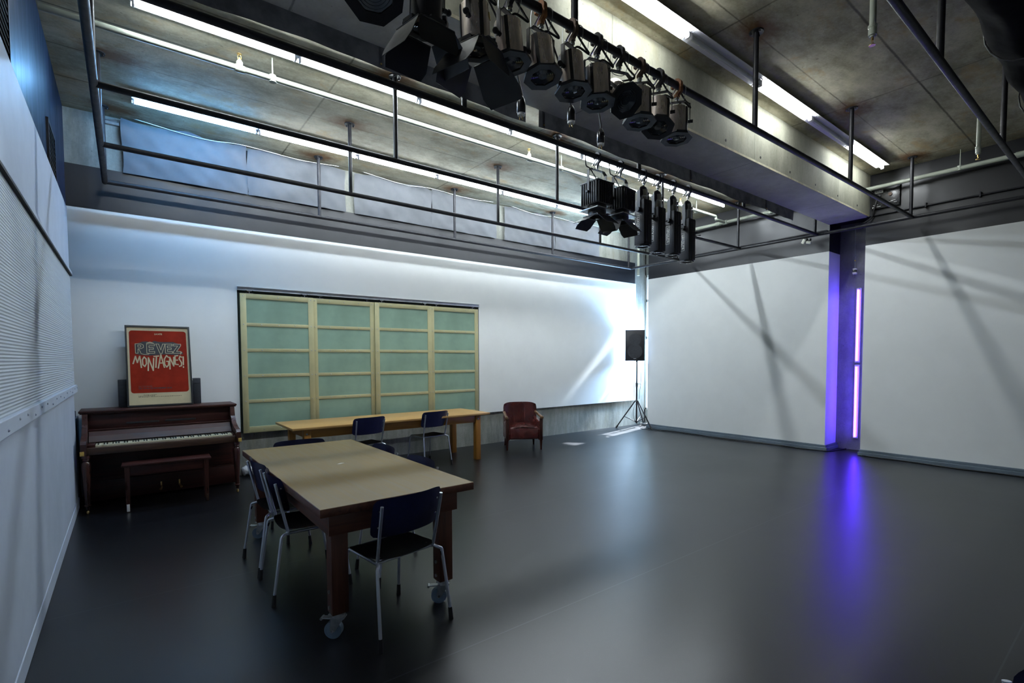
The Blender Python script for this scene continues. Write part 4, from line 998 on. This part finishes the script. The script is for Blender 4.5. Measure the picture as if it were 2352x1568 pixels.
par(1.755, (0.03, -0.10, -1), 'silver stage light partly hidden behind barn doors, just before the orange-rust clamp', spin=0.2)
par(1.99, (0.0, -0.16, -1), 'silver stage light hanging from the orange rusty clamp', 'rusty', sticker=1, plug=(0.349, 0.10, -0.43, 0))
par(2.245, (0.02, -0.10, -1), 'silver stage light beside the ceiling post, hanging from a brown clamp', 'clamp_brown', spin=0.25, plug=None)
par(2.47, (-0.02, -0.08, -1), 'silver stage light with a red-taped cord next to the tilted one', 'clamp_grey', spin=0.3, plug=(0.15, 0.10, -0.50, 0))
par(2.685, (-0.22, -0.70, -0.66), 'brown-silver stage light tilted so its ringed lens faces the camera', 'clamp_grey', spin=0.39, ydrop=0.125)
par(2.905, (-0.06, -0.06, -1), 'silver stage light hanging straight down just past the tilted one', 'clamp_brown', spin=0.3)
par(3.12, (-0.30, -0.20, -1), 'silver stage light swung towards the piano side, second from the row end', 'clamp_grey', sticker=1, spin=0.3)
par(3.345, (-0.05, -0.04, -1), 'silver stage light on a rusty brown clamp, last of the near row', 'rusty', spin=0.3)

def fresnel(x, label, rz, dv):
    t = thing('fresnel_light', label, 'stage light', (x, 3.57, ZP), group='fresnel lights on the far pipe')
    clamp(t, 'clamp_grey'); yoke(t, rz, 0.128, 0.135, -0.37, wd=0.03)
    mt = Matrix.Rotation(rz, 4, 'Z')
    m = MB(); m.bb(-0.115, 0.115, -0.115, 0.115, -0.50, -0.275, bev=0.012); bmesh.ops.transform(m.b, matrix=mt, verts=m.b.verts); h = m.build('housing', 'housing_black', t)
    m = MB()
    for k in range(8):
        q = -0.1+k*0.0285
        m.bb(q-0.004, q+0.004, -0.123, -0.113, -0.49, -0.285); m.bb(-0.123, -0.113, q-0.004, q+0.004, -0.49, -0.285)
    m.bb(-0.122, 0.122, -0.122, 0.122, -0.283, -0.268, bev=0.003)
    bmesh.ops.transform(m.b, matrix=mt, verts=m.b.verts); m.build('cooling_fin', 'housing_black', h)
    m = MB()
    for k in range(7): m.bb(0.03, 0.055, -0.1245, -0.122, -0.31-k*0.026, -0.297-k*0.026); m.bb(0.075, 0.085, -0.1245, -0.122, -0.31-k*0.026, -0.30-k*0.026)
    bmesh.ops.transform(m.b, matrix=mt, verts=m.b.verts); m.build('vent_slot', 'void_black', h)
    MB().lathe([(0.098, -0.50), (0.098, -0.535), (0.092, -0.54), (0.092, -0.60), (0.085, -0.60), (0.08, -0.57), (0.01, -0.575)], 28).build('lens_tube', 'housing_black', t, 30)
    m = MB(); m.bb(-0.13, 0.13, -0.13, 0.13, -0.548, -0.538); bmesh.ops.transform(m.b, matrix=mt, verts=m.b.verts); m.build('colour_frame', 'zinc', t)
    m = MB(); m.ring(rct(0.2, 0.2, -0.1), OCT(0.08)[0:0] or [(-0.08, -0.08), (0.08, -0.08), (0.08, 0.08), (-0.08, 0.08)], 0.008, mt @ Matrix.Translation((0, 0, -0.606))); m.build('door_frame', 'housing_black', t)
    for k, (w0, w1, ln, a) in enumerate(dv):
        leaf(t, mt @ Matrix.Translation((0, 0, -0.600)), k, w0, w1, ln, a, 0.10)
    MB().tube(smoothpath([(0, 0, -0.28), (0.03, 0.04, -0.2), (-0.08, 0.02, -0.13), (-0.18, -0.02, -0.13), (-0.17, 0.0, -0.02)], 7), 0.006, 8).build('cord', 'cable_black', t, 60)
    MB().tube(smoothpath([(0.02, 0, 0.03), (-0.05, -0.04, -0.06), (-0.12, -0.06, -0.2), (-0.05, -0.07, -0.27), (0.04, -0.03, -0.14), (0.02, 0, 0.03)], 6), 0.0022, 6).build('safety_wire', 'zinc', t, 60)
fresnel(3.86, 'square-bodied fresnel light with barn doors, first on the pipe behind the beam', 0.0, [(0.18, 0.2, 0.15, 0.9), (0.18, 0.2, 0.15, 0.6), (0.18, 0.2, 0.17, 0.5), (0.18, 0.2, 0.15, 0.7)])
fresnel(4.215, 'square-bodied fresnel light with barn doors, next to the long profile spotlights', 0.12, [(0.18, 0.2, 0.16, 0.75), (0.18, 0.2, 0.15, 0.6), (0.18, 0.2, 0.15, 1.0), (0.18, 0.2, 0.17, 0.8)])
def profile(x, label, dz=0.0):
    t = thing('profile_spotlight', label, 'stage light', (x, 3.57, ZP), group='profile spotlights on the far pipe')
    clamp(t, 'clamp_grey')
    m = MB(); m.lathe([(0.075, -0.26), (0.07, -0.20), (0.05, -0.155), (0.02, -0.14)], 20, Matrix.Diagonal((1, 0.5, 1, 1))); m.build('yoke', 'housing_black', t, 40)
    MB().cyl((0, 0, -0.30-dz), (0, 0, -0.19), 0.05, seg=20).cyl((0, 0, -0.262), (0, 0, -0.25), 0.056, seg=20).build('lamp_cap', 'chrome', t)
    m = MB(); m.bb(-0.066, 0.066, -0.066, 0.066, -0.79-dz, -0.30-dz, bev=0.006); h = m.build('barrel', 'housing_blue', t)
    m = MB()
    for q in (-0.035, 0.0, 0.035): m.bb(q-0.002, q+0.002, -0.0715, -0.064, -0.785-dz, -0.31-dz)
    m.bb(-0.0, 0.066, -0.069, -0.064, -0.785-dz, -0.31-dz)
    m.build('barrel_rib', 'housing_black', h)
    for s, a in ((-1, 0.0), (1, 0.0)): MB().bb(s*0.078-0.003, s*0.078+0.003, -0.02, 0.02, -0.42-dz, -0.20).build('yoke_arm', 'housing_black', t)
    MB().cyl((-0.105, 0.0, -0.41-dz), (-0.066, 0, -0.41-dz), 0.026, seg=16).build('tilt_knob', 'housing_black', t)
    for q, z in ((-0.03, -0.47), (0.04, -0.50)):
        MB().tube([(q, -0.066, z-dz), (q+0.05, -0.11, z+0.006-dz)], 0.004, 6).sph((q+0.055, -0.114, z+0.007-dz), 0.009, seg=8).build('shutter_handle', 'housing_black', t)
    m = MB(); m.ring([(0.078*math.cos(k*PI/12), 0.078*math.sin(k*PI/12)) for k in range(24)], [(0.058*math.cos(k*PI/12), 0.058*math.sin(k*PI/12)) for k in range(24)], 0.018, Matrix.Translation((0, 0, -0.81-dz))); m.build('front_ring', 'housing_black', t, 30)
    MB().lathe([(0.058, -0.796-dz), (0.04, -0.802-dz), (0.001, -0.806-dz)], 24, None, caps=False).build('lens', 'lens_glass', t, 60)
    for k in range(4): MB().box((0.074*math.cos(k*PI/2+0.6), 0.074*math.sin(k*PI/2+0.6), -0.812-dz), (0.02, 0.012, 0.006), rot=(0, 0, k*PI/2+0.6)).build('clip', 'chrome', t)
    # name plate reading downwards on the face towards the piano
    LX = frame_axes((-0.0668, 0.02, -0.575-dz), (0, 0, -1), (0, -1, 0), (-1, 0, 0))
    m = MB(); m.ring([(-0.105, -0.026), (0.105, -0.026), (0.105, 0.026), (-0.105, 0.026)], [(-0.102, -0.023), (0.102, -0.023), (0.102, 0.023), (-0.102, 0.023)], 0.0008, LX); m.build('label_frame', 'label_white', h, 0)
    mtext(h, 'lettering', 'LEKOLITE', 0.047, LX @ Matrix.Translation((0, 0.004, 0.0004)) @ Matrix.Diagonal((0.86, 0.9, 1, 1)), 'label_white', offset=0.001)
    MB().bb(-0.0676, -0.0666, 0.032, 0.036, -0.635-dz, -0.555-dz).build('lettering', 'label_white', h, 0)
    MB().tube(smoothpath([(0, 0.02, -0.2), (0.06, 0.06, -0.14), (0.10, 0.03, -0.04), (0.05, 0.0, 0.03)], 6), 0.006, 8).build('cord', 'cable_black', t, 60)
for x, lab, dz in ((4.605, 'long black profile spotlight next to the barn-door fresnel lights', 0.0), (4.86, 'long black profile spotlight, second after the fresnel lights', 0.04),
                   (5.16, 'long black profile spotlight, second from the row end', 0.03), (5.46, 'long black profile spotlight at the row end towards the black wall', 0.07)):
    profile(x, lab, dz)
